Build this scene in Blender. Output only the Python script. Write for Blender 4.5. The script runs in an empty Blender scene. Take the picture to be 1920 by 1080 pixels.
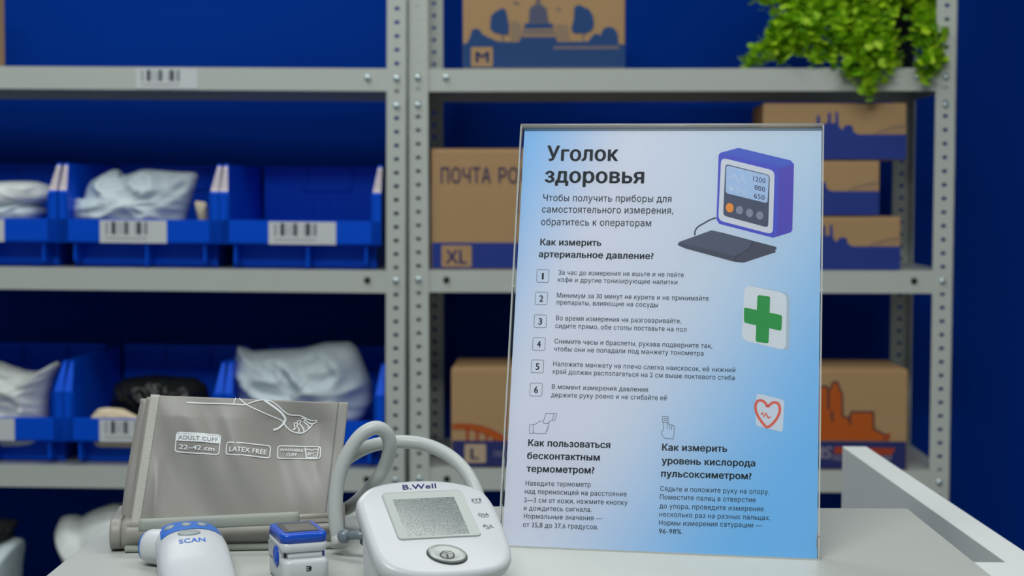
import bpy, bmesh, math, random
import numpy as np
from mathutils import Vector, Matrix, noise, geometry

# ------------------------------------------------------------------ camera, world, lights, exposure
scene = bpy.context.scene
COL = scene.collection
TABLE_Z = 0.9604

cam_data = bpy.data.cameras.new('camera')
cam = bpy.data.objects.new('camera', cam_data)
COL.objects.link(cam)
cam_data.sensor_width = 36.0
cam_data.lens = 56.25
cam_data.clip_start = 0.05
cam_data.dof.use_dof = True
cam_data.dof.focus_distance = 1.06
cam_data.dof.aperture_fstop = 11.5
PITCH, ROLL = math.atan(0.06), 0.005
_f = Vector((0, math.cos(PITCH), -math.sin(PITCH)))
_r0 = Vector((1, 0, 0)); _u0 = _r0.cross(_f)
_r = _r0 * math.cos(ROLL) + _u0 * math.sin(ROLL)
_u = _u0 * math.cos(ROLL) - _r0 * math.sin(ROLL)
cam.matrix_world = Matrix(((_r.x, _u.x, -_f.x, 0), (_r.y, _u.y, -_f.y, 0), (_r.z, _u.z, -_f.z, 1.2), (0, 0, 0, 1)))
scene.camera = cam

scene.view_settings.view_transform = 'Standard'
scene.view_settings.look = 'None'
scene.view_settings.gamma = 1.0
scene.view_settings.exposure = 0.0

world = bpy.data.worlds.new('ambient_fill')
scene.world = world
world.use_nodes = True
bg = world.node_tree.nodes['Background']
bg.inputs['Color'].default_value = (0.86, 0.97, 1.0, 1)
bg.inputs['Strength'].default_value = 0.18  # even fill added through the open side behind the camera, no window there


def area(name, loc, target, sx, sy, power, color=(1, 1, 1)):
    l = bpy.data.lights.new(name, 'AREA')
    l.shape = 'RECTANGLE'; l.size = sx; l.size_y = sy; l.energy = power; l.color = color
    o = bpy.data.objects.new(name, l); COL.objects.link(o)
    o.location = loc
    o.rotation_euler = (Vector(target) - Vector(loc)).to_track_quat('-Z', 'Y').to_euler()
    return o


area('ceiling_lamp_or_fill', (0.45, 1.43, 2.86), (0.45, 1.44, 0), 1.2, 0.62, 10, (1.0, 0.985, 0.95))
area('ceiling_lamp_or_fill', (-0.95, 2.50, 2.86), (-0.95, 2.51, 0), 1.2, 0.6, 18, (0.95, 1.0, 0.99))
area('ceiling_lamp_or_fill', (1.10, 1.10, 2.86), (1.10, 1.11, 0), 1.2, 0.6, 7, (0.97, 1.0, 1.0))  # added fill to brighten the right posts and side panel
area('ceiling_lamp_or_fill', (-0.45, -0.22, 2.86), (-0.45, -0.21, 0), 1.2, 0.6, 43, (0.97, 1.0, 1.0))  # added front fill for the poster, above and just behind the camera


# ------------------------------------------------------------------ materials
def lin(c):
    c = c / 255.0
    return c / 12.92 if c <= 0.04045 else ((c + 0.055) / 1.055) ** 2.4


def rgb(r, g, b):
    return (lin(r), lin(g), lin(b), 1.0)


def mat(name, col, rough=0.5, metal=0.0, vary=0.0, vscale=30.0, bump=0.0, bscale=80.0, spec=0.5, coat=0.0, detail=4.0):
    m = bpy.data.materials.new(name); m.use_nodes = True
    nt = m.node_tree; b = nt.nodes['Principled BSDF']
    b.inputs['Base Color'].default_value = col
    b.inputs['Roughness'].default_value = rough
    b.inputs['Metallic'].default_value = metal
    b.inputs['Specular IOR Level'].default_value = spec
    b.inputs['Coat Weight'].default_value = coat
    tc = nt.nodes.new('ShaderNodeTexCoord')
    if vary:
        n = nt.nodes.new('ShaderNodeTexNoise'); n.inputs['Scale'].default_value = vscale; n.inputs['Detail'].default_value = detail
        nt.links.new(tc.outputs['Object'], n.inputs['Vector'])
        mr = nt.nodes.new('ShaderNodeMapRange')
        mr.inputs['To Min'].default_value = 1 - vary; mr.inputs['To Max'].default_value = 1 + vary
        nt.links.new(n.outputs['Fac'], mr.inputs['Value'])
        hsv = nt.nodes.new('ShaderNodeHueSaturation'); hsv.inputs['Color'].default_value = col
        nt.links.new(mr.outputs['Result'], hsv.inputs['Value'])
        nt.links.new(hsv.outputs['Color'], b.inputs['Base Color'])
    if bump:
        n2 = nt.nodes.new('ShaderNodeTexNoise'); n2.inputs['Scale'].default_value = bscale; n2.inputs['Detail'].default_value = detail
        nt.links.new(tc.outputs['Object'], n2.inputs['Vector'])
        bp = nt.nodes.new('ShaderNodeBump'); bp.inputs['Strength'].default_value = bump; bp.inputs['Distance'].default_value = 0.002
        nt.links.new(n2.outputs['Fac'], bp.inputs['Height'])
        nt.links.new(bp.outputs['Normal'], b.inputs['Normal'])
    return m


def acrylic(name, clear, tint=(0.9, 0.97, 0.96, 1)):
    m = bpy.data.materials.new(name); m.use_nodes = True
    nt = m.node_tree; nt.nodes.clear()
    out = nt.nodes.new('ShaderNodeOutputMaterial')
    tr = nt.nodes.new('ShaderNodeBsdfTransparent'); tr.inputs['Color'].default_value = (1, 1, 1, 1)
    gl = nt.nodes.new('ShaderNodeBsdfGlossy'); gl.inputs['Roughness'].default_value = 0.06
    gl.inputs['Color'].default_value = (0.9, 0.95, 0.95, 1)
    df = nt.nodes.new('ShaderNodeBsdfDiffuse'); df.inputs['Color'].default_value = tint
    fr = nt.nodes.new('ShaderNodeFresnel'); fr.inputs['IOR'].default_value = 1.35
    m1 = nt.nodes.new('ShaderNodeMixShader'); m2 = nt.nodes.new('ShaderNodeMixShader')
    nt.links.new(fr.outputs['Fac'], m1.inputs['Fac'])
    nt.links.new(tr.outputs[0], m1.inputs[1]); nt.links.new(gl.outputs[0], m1.inputs[2])
    m2.inputs['Fac'].default_value = 1 - clear
    nt.links.new(m1.outputs[0], m2.inputs[1]); nt.links.new(df.outputs[0], m2.inputs[2])
    nt.links.new(m2.outputs[0], out.inputs['Surface'])
    return m


M = {}
M['wall'] = mat('blue_wall_paint', rgb(0, 54, 152), 0.7, bump=0.05, bscale=300, spec=0.04)
M['grey_wall'] = mat('pale_wall_paint', rgb(200, 204, 204), 0.8)
M['floor'] = mat('grey_vinyl_floor', rgb(105, 108, 110), 0.5, vary=0.08, vscale=6)
M['ceiling'] = mat('white_ceiling', rgb(225, 228, 226), 0.9)
M['steel'] = mat('powder_coated_grey_steel', rgb(206, 212, 204), 0.42, vary=0.03, vscale=5, bump=0.04, bscale=500)
M['zinc'] = mat('zinc_bolt', rgb(205, 222, 225), 0.25, 0.85)
M['hole_bolt'] = mat('dark_hole_head', rgb(45, 45, 45), 0.4, 0.6)  # dark heads stand in for the shaded open holes of the shelf lip
M['bin'] = mat('blue_plastic', rgb(0, 87, 232), 0.36, vary=0.05, vscale=12, spec=0.16)
M['paper'] = mat('label_paper', rgb(226, 230, 232), 0.6)
M['pinkpaper'] = mat('edge_sticker_paper', rgb(226, 214, 212), 0.6)
M['ink'] = mat('printed_dark_ink', rgb(34, 50, 62), 0.55)
M['black'] = mat('black_ink', rgb(24, 26, 28), 0.55)
M['ink2'] = mat('printed_grey_ink', rgb(54, 74, 92), 0.55)
M['kraft'] = mat('kraft_cardboard', rgb(190, 153, 108), 0.75, vary=0.05, vscale=18, bump=0.06, bscale=120)
M['boxblue'] = mat('blue_print_on_cardboard', rgb(26, 74, 134), 0.7)
M['boxblue2'] = mat('violet_blue_print_on_cardboard', rgb(30, 58, 150), 0.7)
M['boxnavy'] = mat('navy_print_on_cardboard', rgb(34, 46, 112), 0.7)
M['violet'] = mat('violet_letter_print', rgb(86, 74, 128), 0.7)
M['haze'] = mat('thin_line_print', rgb(128, 118, 122), 0.75)
M['orange'] = mat('orange_print', rgb(200, 92, 4), 0.7)
M['redorange'] = mat('red_orange_print', rgb(176, 66, 30), 0.7)
M['maroon'] = mat('dark_outline_print', rgb(84, 52, 62), 0.7)
M['towerprint'] = mat('grey_tower_print', rgb(104, 102, 118), 0.75)
M['wingprint'] = mat('pale_brown_print', rgb(160, 136, 112), 0.75)
M['lilac'] = mat('pale_box_print', rgb(186, 178, 196), 0.7)
M['tan'] = mat('pale_size_square', rgb(200, 176, 148), 0.7)
M['table'] = mat('white_laminate', rgb(178, 182, 176), 0.42, vary=0.015, vscale=4)
M['panel'] = mat('bright_white_panel', rgb(222, 227, 225), 0.45)
M['poly'] = mat('grey_blue_poly_mailer', rgb(202, 217, 222), 0.42, vary=0.1, vscale=14, bump=0.5, bscale=38)
M['polywhite'] = mat('white_poly_mailer', rgb(226, 232, 228), 0.42, vary=0.08, vscale=14, bump=0.35, bscale=40)
M['blackfilm'] = mat('black_stretch_film', rgb(36, 38, 36), 0.2, vary=0.5, vscale=60, bump=1.0, bscale=90)
M['envelope'] = mat('cream_envelope', rgb(240, 220, 184), 0.6, vary=0.1, vscale=20)
M['beige'] = mat('beige_card', rgb(196, 184, 154), 0.6)
M['pot'] = mat('charcoal_pot', rgb(38, 40, 46), 0.55)
M['soil'] = mat('dark_soil', rgb(40, 32, 24), 0.9)
M['fabric'] = mat('grey_nylon', rgb(146, 144, 138), 0.46, vary=0.03, vscale=30, bump=0.05, bscale=2500)
M['binding'] = mat('light_grey_binding', rgb(180, 180, 172), 0.6, bump=0.2, bscale=700)
M['velcro'] = mat('pale_green_grey_sleeve', rgb(160, 166, 156), 0.7, bump=0.2, bscale=900)
M['chrome'] = mat('brushed_metal_rod', rgb(206, 202, 190), 0.4, 0.4, vary=0.15, vscale=90)
M['whiteprint'] = mat('white_screen_print', rgb(236, 240, 240), 0.6)
M['greyprint'] = mat('grey_screen_print', rgb(140, 144, 150), 0.6)
M['hose'] = mat('grey_rubber_hose', rgb(188, 194, 192), 0.38)
M['connector'] = mat('slate_connector', rgb(112, 124, 132), 0.2)
M['darkplastic'] = mat('dark_plastic', rgb(48, 54, 58), 0.3)
M['clearring'] = mat('pale_ring', rgb(190, 194, 192), 0.2)
M['white'] = mat('glossy_white_plastic', rgb(198, 202, 206), 0.3)
M['white2'] = mat('satin_white_plastic', rgb(204, 207, 210), 0.38)
M['silver'] = mat('silver_bezel', rgb(180, 188, 184), 0.45, 0.0, spec=0.4)
M['button'] = mat('brushed_silver_button', rgb(158, 164, 162), 0.42, 0.6)
M['brand'] = mat('dark_blue_brand_ink', rgb(44, 52, 132), 0.5)
M['marking'] = mat('grey_marking', rgb(112, 118, 124), 0.5)
M['bluegloss'] = mat('glossy_blue_plastic', rgb(10, 76, 190), 0.22)
M['scanblue'] = mat('scan_blue', rgb(20, 104, 202), 0.35)
M['greybutton'] = mat('grey_rubber_button', rgb(146, 158, 160), 0.4)
M['oled'] = mat('dark_display_glass', rgb(96, 96, 92), 0.15)
M['oledframe'] = mat('display_surround', rgb(60, 62, 64), 0.2)
M['acrylic'] = acrylic('clear_acrylic', 1.0)
M['acrylic_edge'] = acrylic('acrylic_cut_edge', 0.45, (0.75, 0.78, 0.76, 1))
M['acrylic_fold'] = acrylic('acrylic_bent_fold', 0.60, (0.62, 0.62, 0.58, 1))


def lcd_material():
    # LCD under a scratched protective film: sparse tiny facets that sparkle around a lamp's mirror image
    m = mat('lcd_under_film', rgb(98, 114, 113), 0.13, spec=1.0)
    nt = m.node_tree; b = nt.nodes['Principled BSDF']
    tc = nt.nodes['Texture Coordinate']
    v = nt.nodes.new('ShaderNodeTexVoronoi'); v.inputs['Scale'].default_value = 1300
    sp = nt.nodes.new('ShaderNodeSeparateColor')
    nt.links.new(tc.outputs['Object'], v.inputs['Vector']); nt.links.new(v.outputs['Color'], sp.inputs[0])
    mk = nt.nodes.new('ShaderNodeMapRange'); mk.inputs['From Min'].default_value = 0.55; mk.inputs['From Max'].default_value = 0.75
    nt.links.new(sp.outputs[0], mk.inputs['Value'])
    bp = nt.nodes.new('ShaderNodeBump'); bp.inputs['Distance'].default_value = 0.0002
    st = nt.nodes.new('ShaderNodeMath'); st.operation = 'MULTIPLY'; st.inputs[1].default_value = 1.0
    nt.links.new(mk.outputs['Result'], st.inputs[0]); nt.links.new(st.outputs[0], bp.inputs['Strength'])
    nt.links.new(v.outputs['Distance'], bp.inputs['Height']); nt.links.new(bp.outputs['Normal'], b.inputs['Normal'])
    b.inputs['Coat Weight'].default_value = 1.0; b.inputs['Coat Roughness'].default_value = 0.1
    return m


M['lcd'] = lcd_material()


def poster_material():
    # the print's own pale blue to white design
    m = mat('printed_poster_paper', rgb(190, 202, 218), 0.5)
    nt = m.node_tree; b = nt.nodes['Principled BSDF']; tc = nt.nodes['Texture Coordinate']
    sep = nt.nodes.new('ShaderNodeSeparateXYZ'); nt.links.new(tc.outputs['Object'], sep.inputs[0])

    def math_(op, a, bb):
        n = nt.nodes.new('ShaderNodeMath'); n.operation = op
        for i, s in enumerate((a, bb)):
            if isinstance(s, (int, float)): n.inputs[i].default_value = s
            else: nt.links.new(s, n.inputs[i])
        return n.outputs[0]

    def ramp(src, lo, hi):
        n = nt.nodes.new('ShaderNodeMapRange'); n.interpolation_type = 'SMOOTHSTEP'
        n.inputs['From Min'].default_value = lo; n.inputs['From Max'].default_value = hi
        nt.links.new(src, n.inputs['Value']); return n.outputs['Result']

    def mix(fac, a, c):
        n = nt.nodes.new('ShaderNodeMix'); n.data_type = 'RGBA'
        nt.links.new(fac, n.inputs['Factor'])
        if hasattr(a, 'links'): nt.links.new(a, n.inputs[6])
        else: n.inputs[6].default_value = a
        n.inputs[7].default_value = c
        return n.outputs[2]

    x, z = sep.outputs['X'], sep.outputs['Z']
    # lower right blue: grows with x and with falling z
    d1 = math_('SUBTRACT', x, math_('MULTIPLY', z, 0.62))
    f1 = ramp(d1, 0.0, 0.17)
    # upper left blue corner
    d2 = math_('SUBTRACT', math_('MULTIPLY', z, 0.55), math_('MULTIPLY', x, 1.5))
    f2 = ramp(d2, 0.03, 0.175)
    # pale cool middle right
    f3 = ramp(x, 0.05, 0.21)
    c = mix(f3, rgb(222, 226, 242), rgb(200, 220, 240))
    c = mix(f1, c, rgb(118, 194, 250))
    c = mix(f2, c, rgb(124, 194, 250))
    nt.links.new(c, b.inputs['Base Color'])
    return m


M['poster'] = poster_material()
for _n, _c in dict(case=(62, 74, 206), case_top=(58, 92, 208), case_side=(72, 62, 190), bezel=(218, 224, 234), panel=(60, 72, 104), screen=(172, 202, 240),
                   porange=(250, 152, 36), knob=(136, 140, 168), digit=(92, 108, 152), pale=(202, 218, 244), pcuff=(58, 66, 90), pcuff_top=(72, 84, 110),
                   green=(0, 152, 64), card=(222, 228, 236), card_side=(176, 196, 214), red=(232, 98, 80), hcard=(212, 224, 238), gline=(96, 112, 128)).items():
    M['p_' + _n] = mat('poster_print_' + _n, rgb(*_c), 0.5)


# ------------------------------------------------------------------ mesh building
def S(x):
    return Vector(x)


class MB:
    """collects geometry and builds ONE mesh object"""

    def __init__(self):
        self.v = []; self.f = []; self.m = []; self.smooth = []

    def add(self, verts, faces, mi=0, smooth=False):
        o = len(self.v)
        self.v += [tuple(p) for p in verts]
        for f in faces:
            self.f.append([i + o for i in f]); self.m.append(mi); self.smooth.append(smooth)
        return self

    def box(self, lo, hi, mi=0):
        x0, y0, z0 = lo; x1, y1, z1 = hi
        v = [(x0, y0, z0), (x1, y0, z0), (x1, y1, z0), (x0, y1, z0), (x0, y0, z1), (x1, y0, z1), (x1, y1, z1), (x0, y1, z1)]
        return self.add(v, [(0, 3, 2, 1), (4, 5, 6, 7), (0, 1, 5, 4), (1, 2, 6, 5), (2, 3, 7, 6), (3, 0, 4, 7)], mi)

    def prism(self, poly, fn, d0, d1, mi=0, smooth=False):
        """poly: 2D outline; fn(a, b, d) -> 3D"""
        n = len(poly)
        v = [fn(a, b, d0) for a, b in poly] + [fn(a, b, d1) for a, b in poly]
        f = [list(range(n))[::-1], [n + i for i in range(n)]]
        f += [(i, (i + 1) % n, n + (i + 1) % n, n + i) for i in range(n)]
        return self.add(v, f, mi, smooth)

    def loft(self, rings, cap=True, mi=0, smooth=True):
        n = len(rings[0]); v = [p for r in rings for p in r]; f = []
        for k in range(len(rings) - 1):
            for i in range(n):
                j = (i + 1) % n
                f.append((k * n + i, k * n + j, (k + 1) * n + j, (k + 1) * n + i))
        self.add(v, f, mi, smooth)
        if cap:
            o = len(self.v) - len(v)
            self.f.append([o + i for i in range(n)][::-1]); self.m.append(mi); self.smooth.append(False)
            self.f.append([o + (len(rings) - 1) * n + i for i in range(n)]); self.m.append(mi); self.smooth.append(False)
        return self

    def tube(self, path, r, seg=14, mi=0, cap=True):
        path = [Vector(p) for p in path]; rings = []
        up = Vector((0.13, 0.31, 0.94)).normalized()
        prev = None
        for i, p in enumerate(path):
            t = (path[min(i + 1, len(path) - 1)] - path[max(i - 1, 0)]).normalized()
            if prev is None: a = t.cross(up).normalized()
            else: a = (prev - t * prev.dot(t)).normalized()
            prev = a; b = t.cross(a)
            rr = r[i] if isinstance(r, (list, tuple)) else r
            rings.append([p + (a * math.cos(2 * math.pi * k / seg) + b * math.sin(2 * math.pi * k / seg)) * rr for k in range(seg)])
        return self.loft(rings, cap, mi)

    def lathe(self, prof, center=(0, 0, 0), seg=32, mi=0, rot=None):
        c = Vector(center); rings = []
        for r, z in prof:
            ring = []
            for k in range(seg):
                a = 2 * math.pi * k / seg
                p = Vector((r * math.cos(a), r * math.sin(a), z))
                if rot is not None: p = rot @ p
                ring.append(c + p)
            rings.append(ring)
        return self.loft(rings, True, mi)

    def build(self, name, mats, parent=None, bevel=0.0, seg=2, subsurf=0, autosmooth=False):
        me = bpy.data.meshes.new(name)
        me.from_pydata(self.v, [], self.f); me.validate()
        bm = bmesh.new(); bm.from_mesh(me)
        bmesh.ops.recalc_face_normals(bm, faces=bm.faces)
        bm.to_mesh(me); bm.free()
        if not isinstance(mats, (list, tuple)): mats = [mats]
        for m in mats: me.materials.append(m)
        if len(self.f) == len(me.polygons):
            me.polygons.foreach_set('material_index', self.m)
            me.polygons.foreach_set('use_smooth', self.smooth)
        o = bpy.data.objects.new(name, me); COL.objects.link(o)
        if parent is not None: o.parent = parent
        if bevel:
            b = o.modifiers.new('soft_edges', 'BEVEL'); b.width = bevel; b.segments = seg; b.limit_method = 'ANGLE'; b.angle_limit = math.radians(40)
        if subsurf:
            s = o.modifiers.new('smooth', 'SUBSURF'); s.levels = subsurf; s.render_levels = subsurf
        return o


def thing(name, label, cat, loc=(0, 0, 0), rot=(0, 0, 0), group=None):
    o = bpy.data.objects.new(name, None); COL.objects.link(o)
    o.empty_display_size = 0.05
    o.location = loc; o.rotation_euler = rot
    return tag(o, label, cat, group)


def tag(o, label, cat, group=None):
    o['label'] = label; o['category'] = cat
    if group: o['group'] = group
    return o


def struct(name, lo, hi, m):
    o = MB().box(lo, hi).build(name, m); o['kind'] = 'structure'
    return o


def catmull(pts, n=8, closed=False):
    pts = [Vector(p) for p in pts]; out = []; N = len(pts)
    rng = range(N) if closed else range(N - 1)
    for i in rng:
        p1, p2 = pts[i], pts[(i + 1) % N]
        p0 = pts[i - 1] if (closed or i > 0) else p1 * 2 - p2
        p3 = pts[(i + 2) % N] if (closed or i + 2 < N) else p2 * 2 - p1
        for k in range(n):
            t = k / n
            out.append(0.5 * ((2 * p1) + (p2 - p0) * t + (2 * p0 - 5 * p1 + 4 * p2 - p3) * t * t + (3 * p1 - p0 - 3 * p2 + p3) * t ** 3))
    if not closed: out.append(pts[-1])
    return out


def rrect(w, h, r, n=5, cx=0.0, cy=0.0):
    """rounded rectangle outline, counter clockwise"""
    out = []
    for sx, sy, a0 in ((1, -1, -90), (1, 1, 0), (-1, 1, 90), (-1, -1, 180)):
        for k in range(n + 1):
            a = math.radians(a0 + 90 * k / n)
            out.append((cx + sx * (w / 2 - r) + r * math.cos(a), cy + sy * (h / 2 - r) + r * math.sin(a)))
    return out


def rquad(q, r, n=5):
    """rounded arbitrary quad outline (corners in order)"""
    out = []
    for i in range(4):
        p = Vector(q[i]); a = Vector(q[i - 1]); b = Vector(q[(i + 1) % 4])
        da = (a - p).normalized() * min(r, (a - p).length * .5); db = (b - p).normalized() * min(r, (b - p).length * .5)
        for k in range(n + 1):
            t = k / n
            out.append(tuple(p + da * (1 - t) ** 2 + db * t ** 2))
    return out


# flat artwork: 2D outlines and strokes laid on a surface through fn(a, b, lift) -> 3D point
def art_poly(mb, fn, poly, lift, mi=0):
    mb.add([fn(a, b, lift) for a, b in poly], [list(range(len(poly)))], mi)


def art_stroke(mb, fn, pts, w, lift, mi=0, closed=False):
    P = [Vector(p).to_2d() if len(p) > 2 else Vector(p) for p in pts]
    n = len(P); L = []; R = []
    for i in range(n):
        a = P[i - 1] if (closed or i > 0) else P[i]
        b = P[(i + 1) % n] if (closed or i < n - 1) else P[i]
        d1 = (P[i] - a); d2 = (b - P[i])
        if d1.length < 1e-9: d1 = d2
        if d2.length < 1e-9: d2 = d1
        t = (d1.normalized() + d2.normalized())
        if t.length < 1e-6: t = d2
        t.normalize(); nrm = Vector((-t.y, t.x))
        k = min(1.6, 1 / max(0.4, abs(t.dot(d2.normalized()))))
        L.append(P[i] + nrm * w / 2 * k); R.append(P[i] - nrm * w / 2 * k)
    v = [fn(p.x, p.y, lift) for p in L] + [fn(p.x, p.y, lift) for p in R]
    f = [(i, i + 1, n + i + 1, n + i) for i in range(n - 1)]
    if closed: f.append((n - 1, 0, n, 2 * n - 1))
    mb.add(v, f, mi)


_glyphs = {}


def text_mesh(s, bold, res=2):
    key = (s, bold > 0, res)
    if key not in _glyphs:
        cu = bpy.data.curves.new('lettering', 'FONT'); cu.body = s; cu.resolution_u = res
        cu.space_character = 1.05 if bold else 1.0
        o = bpy.data.objects.new('lettering', cu); COL.objects.link(o)
        dg = bpy.context.evaluated_depsgraph_get()
        outl = o.evaluated_get(dg).to_curve(dg)
        pts = []; edges = []
        for sp in outl.splines:
            loop = []
            if sp.type == 'BEZIER':
                bp = sp.bezier_points; n = len(bp)
                for k in range(n):
                    a, b = bp[k], bp[(k + 1) % n]
                    straight = a.handle_right_type == 'VECTOR' and b.handle_left_type == 'VECTOR'
                    cross = abs((a.handle_right - a.co).cross(b.co - a.co).z) + abs((b.handle_left - b.co).cross(b.co - a.co).z)
                    m = 1 if (straight or cross < 1e-5) else res + 1
                    seg = geometry.interpolate_bezier(a.co, a.handle_right, b.handle_left, b.co, m + 1)
                    loop += [(q.x, q.y) for q in seg[:-1]]
            else:
                loop = [(q.co.x, q.co.y) for q in sp.points]
            o0 = len(pts); pts += loop
            edges += [(o0 + k, o0 + (k + 1) % len(loop)) for k in range(len(loop))]
        # fill by winding number, so overlapping strokes of a letter stay solid
        P = np.array(pts); E = np.array(edges)
        v2, _, f2, *_ = geometry.delaunay_2d_cdt([Vector(q) for q in pts], edges, [], 0, 1e-6)
        V = np.array([(q.x, q.y) for q in v2]); F = np.array([f for f in f2 if len(f) == 3])
        c = V[F].mean(1); A, B = P[E[:, 0]], P[E[:, 1]]
        wind = np.zeros(len(c))
        for k0 in range(0, len(c), 400):
            cx, cy = c[k0:k0 + 400, 0:1], c[k0:k0 + 400, 1:2]
            side = (B[:, 0] - A[:, 0]) * (cy - A[:, 1]) - (cx - A[:, 0]) * (B[:, 1] - A[:, 1])
            wind[k0:k0 + 400] = ((A[:, 1] <= cy) & (B[:, 1] > cy) & (side > 0)).sum(1) - ((A[:, 1] > cy) & (B[:, 1] <= cy) & (side < 0)).sum(1)
        vs = [tuple(q) for q in V]; fs = [tuple(int(k) for k in f) for f in F[np.abs(wind) > 0.5]]
        bpy.data.objects.remove(o); bpy.data.curves.remove(cu)
        _glyphs[key] = (vs, fs)
    return _glyphs[key]


def art_text(mb, fn, s, p0, p1, up, lift, bold=0, mi=0, res=2):
    """sets s so that its ink runs from p0 to p1 (baseline); up = 2D vector of one cap height"""
    vs, fs = text_mesh(s, bold, res)
    x0 = min(v[0] for v in vs); x1 = max(v[0] for v in vs)
    a = Vector(p0); d = Vector(p1) - a; up = Vector(up)
    # heavier weights: the same glyphs laid over each other, spread by a fraction of an em
    e = 0.018 * bold
    for ox, oy in ([(-e, 0), (e, 0), (0, e * 0.5), (0, -e * 0.5)] if bold else [(0, 0)]):
        out = []
        for x, y in vs:
            q = a + d * ((x + ox - x0 + e) / (x1 - x0 + 2 * e)) + up * ((y + oy) / 0.728)
            out.append(fn(q.x, q.y, lift))
        mb.add(out, fs, mi)


# ------------------------------------------------------------------ measured artwork and outlines (mm on the printed sheets, metres for parcels)
POSTER_TEXT = [('Уголок', (19.88, 273.18), (71.16, 273.11), 11.13, 1, 'ink'), ('здоровья', (19.25, 257.12), (90.1, 256.7), 11.06, 1, 'ink'), ('Чтобы получить приборы для', (18.86, 243.28), (109.69, 242.98), 5.1, 0, 'ink'),
 ('самостоятельного измерения,', (18.43, 234.81), (111.21, 234.53), 5.09, 0, 'ink'), ('обратитесь к операторам', (18.32, 225.6), (96.03, 225.32), 5.07, 0, 'ink'),
 ('Как измерить', (18.36, 210.99), (61.67, 210.93), 4.65, 1, 'ink'), ('артериальное давление?', (17.69, 202.32), (98.53, 201.78), 4.64, 1, 'ink'),
 ('За час до измерения не ешьте и не пейте', (32.32, 189.78), (119.8, 189.31), 3.41, 0, 'ink2'), ('кофе и другие тонизирующие напитки', (32.22, 184.61), (115.6, 183.96), 3.41, 0, 'ink2'),
 ('Минимум за 30 минут не курите и не принимайте', (32.04, 173.42), (137.45, 172.8), 3.39, 0, 'ink2'), ('препараты, влияющие на сосуды', (32.09, 168.35), (102.72, 167.7), 3.38, 0, 'ink2'),
 ('Во время измерения не разговаривайте,', (32.13, 157.2), (119.12, 156.58), 3.37, 0, 'ink2'), ('сидите прямо, обе стопы поставьте на пол', (31.95, 151.64), (122.86, 150.84), 3.36, 0, 'ink2'),
 ('Снимите часы и браслеты, рукава подверните так,', (31.9, 140.78), (140.61, 139.72), 3.35, 0, 'ink2'), ('чтобы они не попадали под манжету тонометра', (31.86, 135.33), (134.9, 134.42), 3.34, 0, 'ink2'),
 ('Наложите манжету на плечо слегка наискосок, её нижний', (31.73, 124.84), (156.55, 123.43), 3.32, 0, 'ink2'),
 ('край должен располагаться на 2 см выше локтевого сгиба', (31.69, 119.43), (156.39, 118.04), 3.32, 0, 'ink2'), ('В момент измерения давления', (31.57, 108.82), (97.85, 108.46), 3.3, 0, 'ink2'),
 ('держите руку ровно и не сгибайте её', (31.36, 103.17), (110.97, 103.03), 3.3, 0, 'ink2'), ('Как пользоваться', (17.04, 68.89), (73.62, 69.18), 4.61, 1, 'ink'),
 ('бесконтактным', (16.76, 60.03), (66.82, 60.4), 4.6, 1, 'ink'), ('термометром?', (16.81, 51.13), (63.44, 51.57), 4.58, 1, 'ink'), ('Наведите термометр', (16.67, 41.76), (61.32, 42.37), 3.37, 0, 'ink2'),
 ('над переносицей на расстояние', (16.44, 36.25), (85.92, 36.89), 3.36, 0, 'ink2'), ('2—3 см от кожи, нажмите кнопку', (16.26, 30.46), (86.78, 31.17), 3.35, 0, 'ink2'),
 ('и дождитесь сигнала.', (16.29, 24.98), (62.73, 25.5), 3.34, 0, 'ink2'), ('Нормальные значения —', (16.5, 19.49), (70.06, 20.11), 3.34, 0, 'ink2'),
 ('от 35,8 до 37,6 градусов.', (16.29, 13.7), (67.68, 14.11), 3.33, 0, 'ink2'), ('Сядьте и положите руку на опору.', (108.39, 41.44), (180.8, 41.88), 3.32, 0, 'ink2'),
 ('Поместите палец в отверстие', (108.35, 35.84), (171.95, 36.26), 3.31, 0, 'ink2'), ('до упора, проведите измерение', (108.3, 29.93), (177.3, 30.48), 3.3, 0, 'ink2'),
 ('несколько раз на разных пальцах.', (108.37, 24.36), (181.79, 24.8), 3.29, 0, 'ink2'), ('Нормы измерения сатурации —', (108.31, 18.7), (176.56, 19.69), 3.29, 0, 'ink2'),
 ('96-98%.', (108.39, 13.15), (124.43, 13.46), 3.28, 0, 'ink2'), ('Как измерить', (108.72, 68.73), (152.45, 69.19), 4.55, 1, 'ink'), ('уровень кислорода', (108.76, 59.72), (171.24, 60.07), 4.53, 1, 'ink'),
 ('пульсоксиметром?', (108.68, 51.0), (168.96, 51.35), 4.51, 1, 'ink')]
POSTER_BOX = [(17.09, 184.15, 8.58, 9.07), (16.84, 168.09, 8.56, 8.96), (16.91, 151.72, 8.6, 9.11), (16.71, 135.67, 8.65, 8.96), (16.59, 119.81, 8.51, 9.0), (16.41, 103.59, 8.48, 8.96)]
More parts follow.
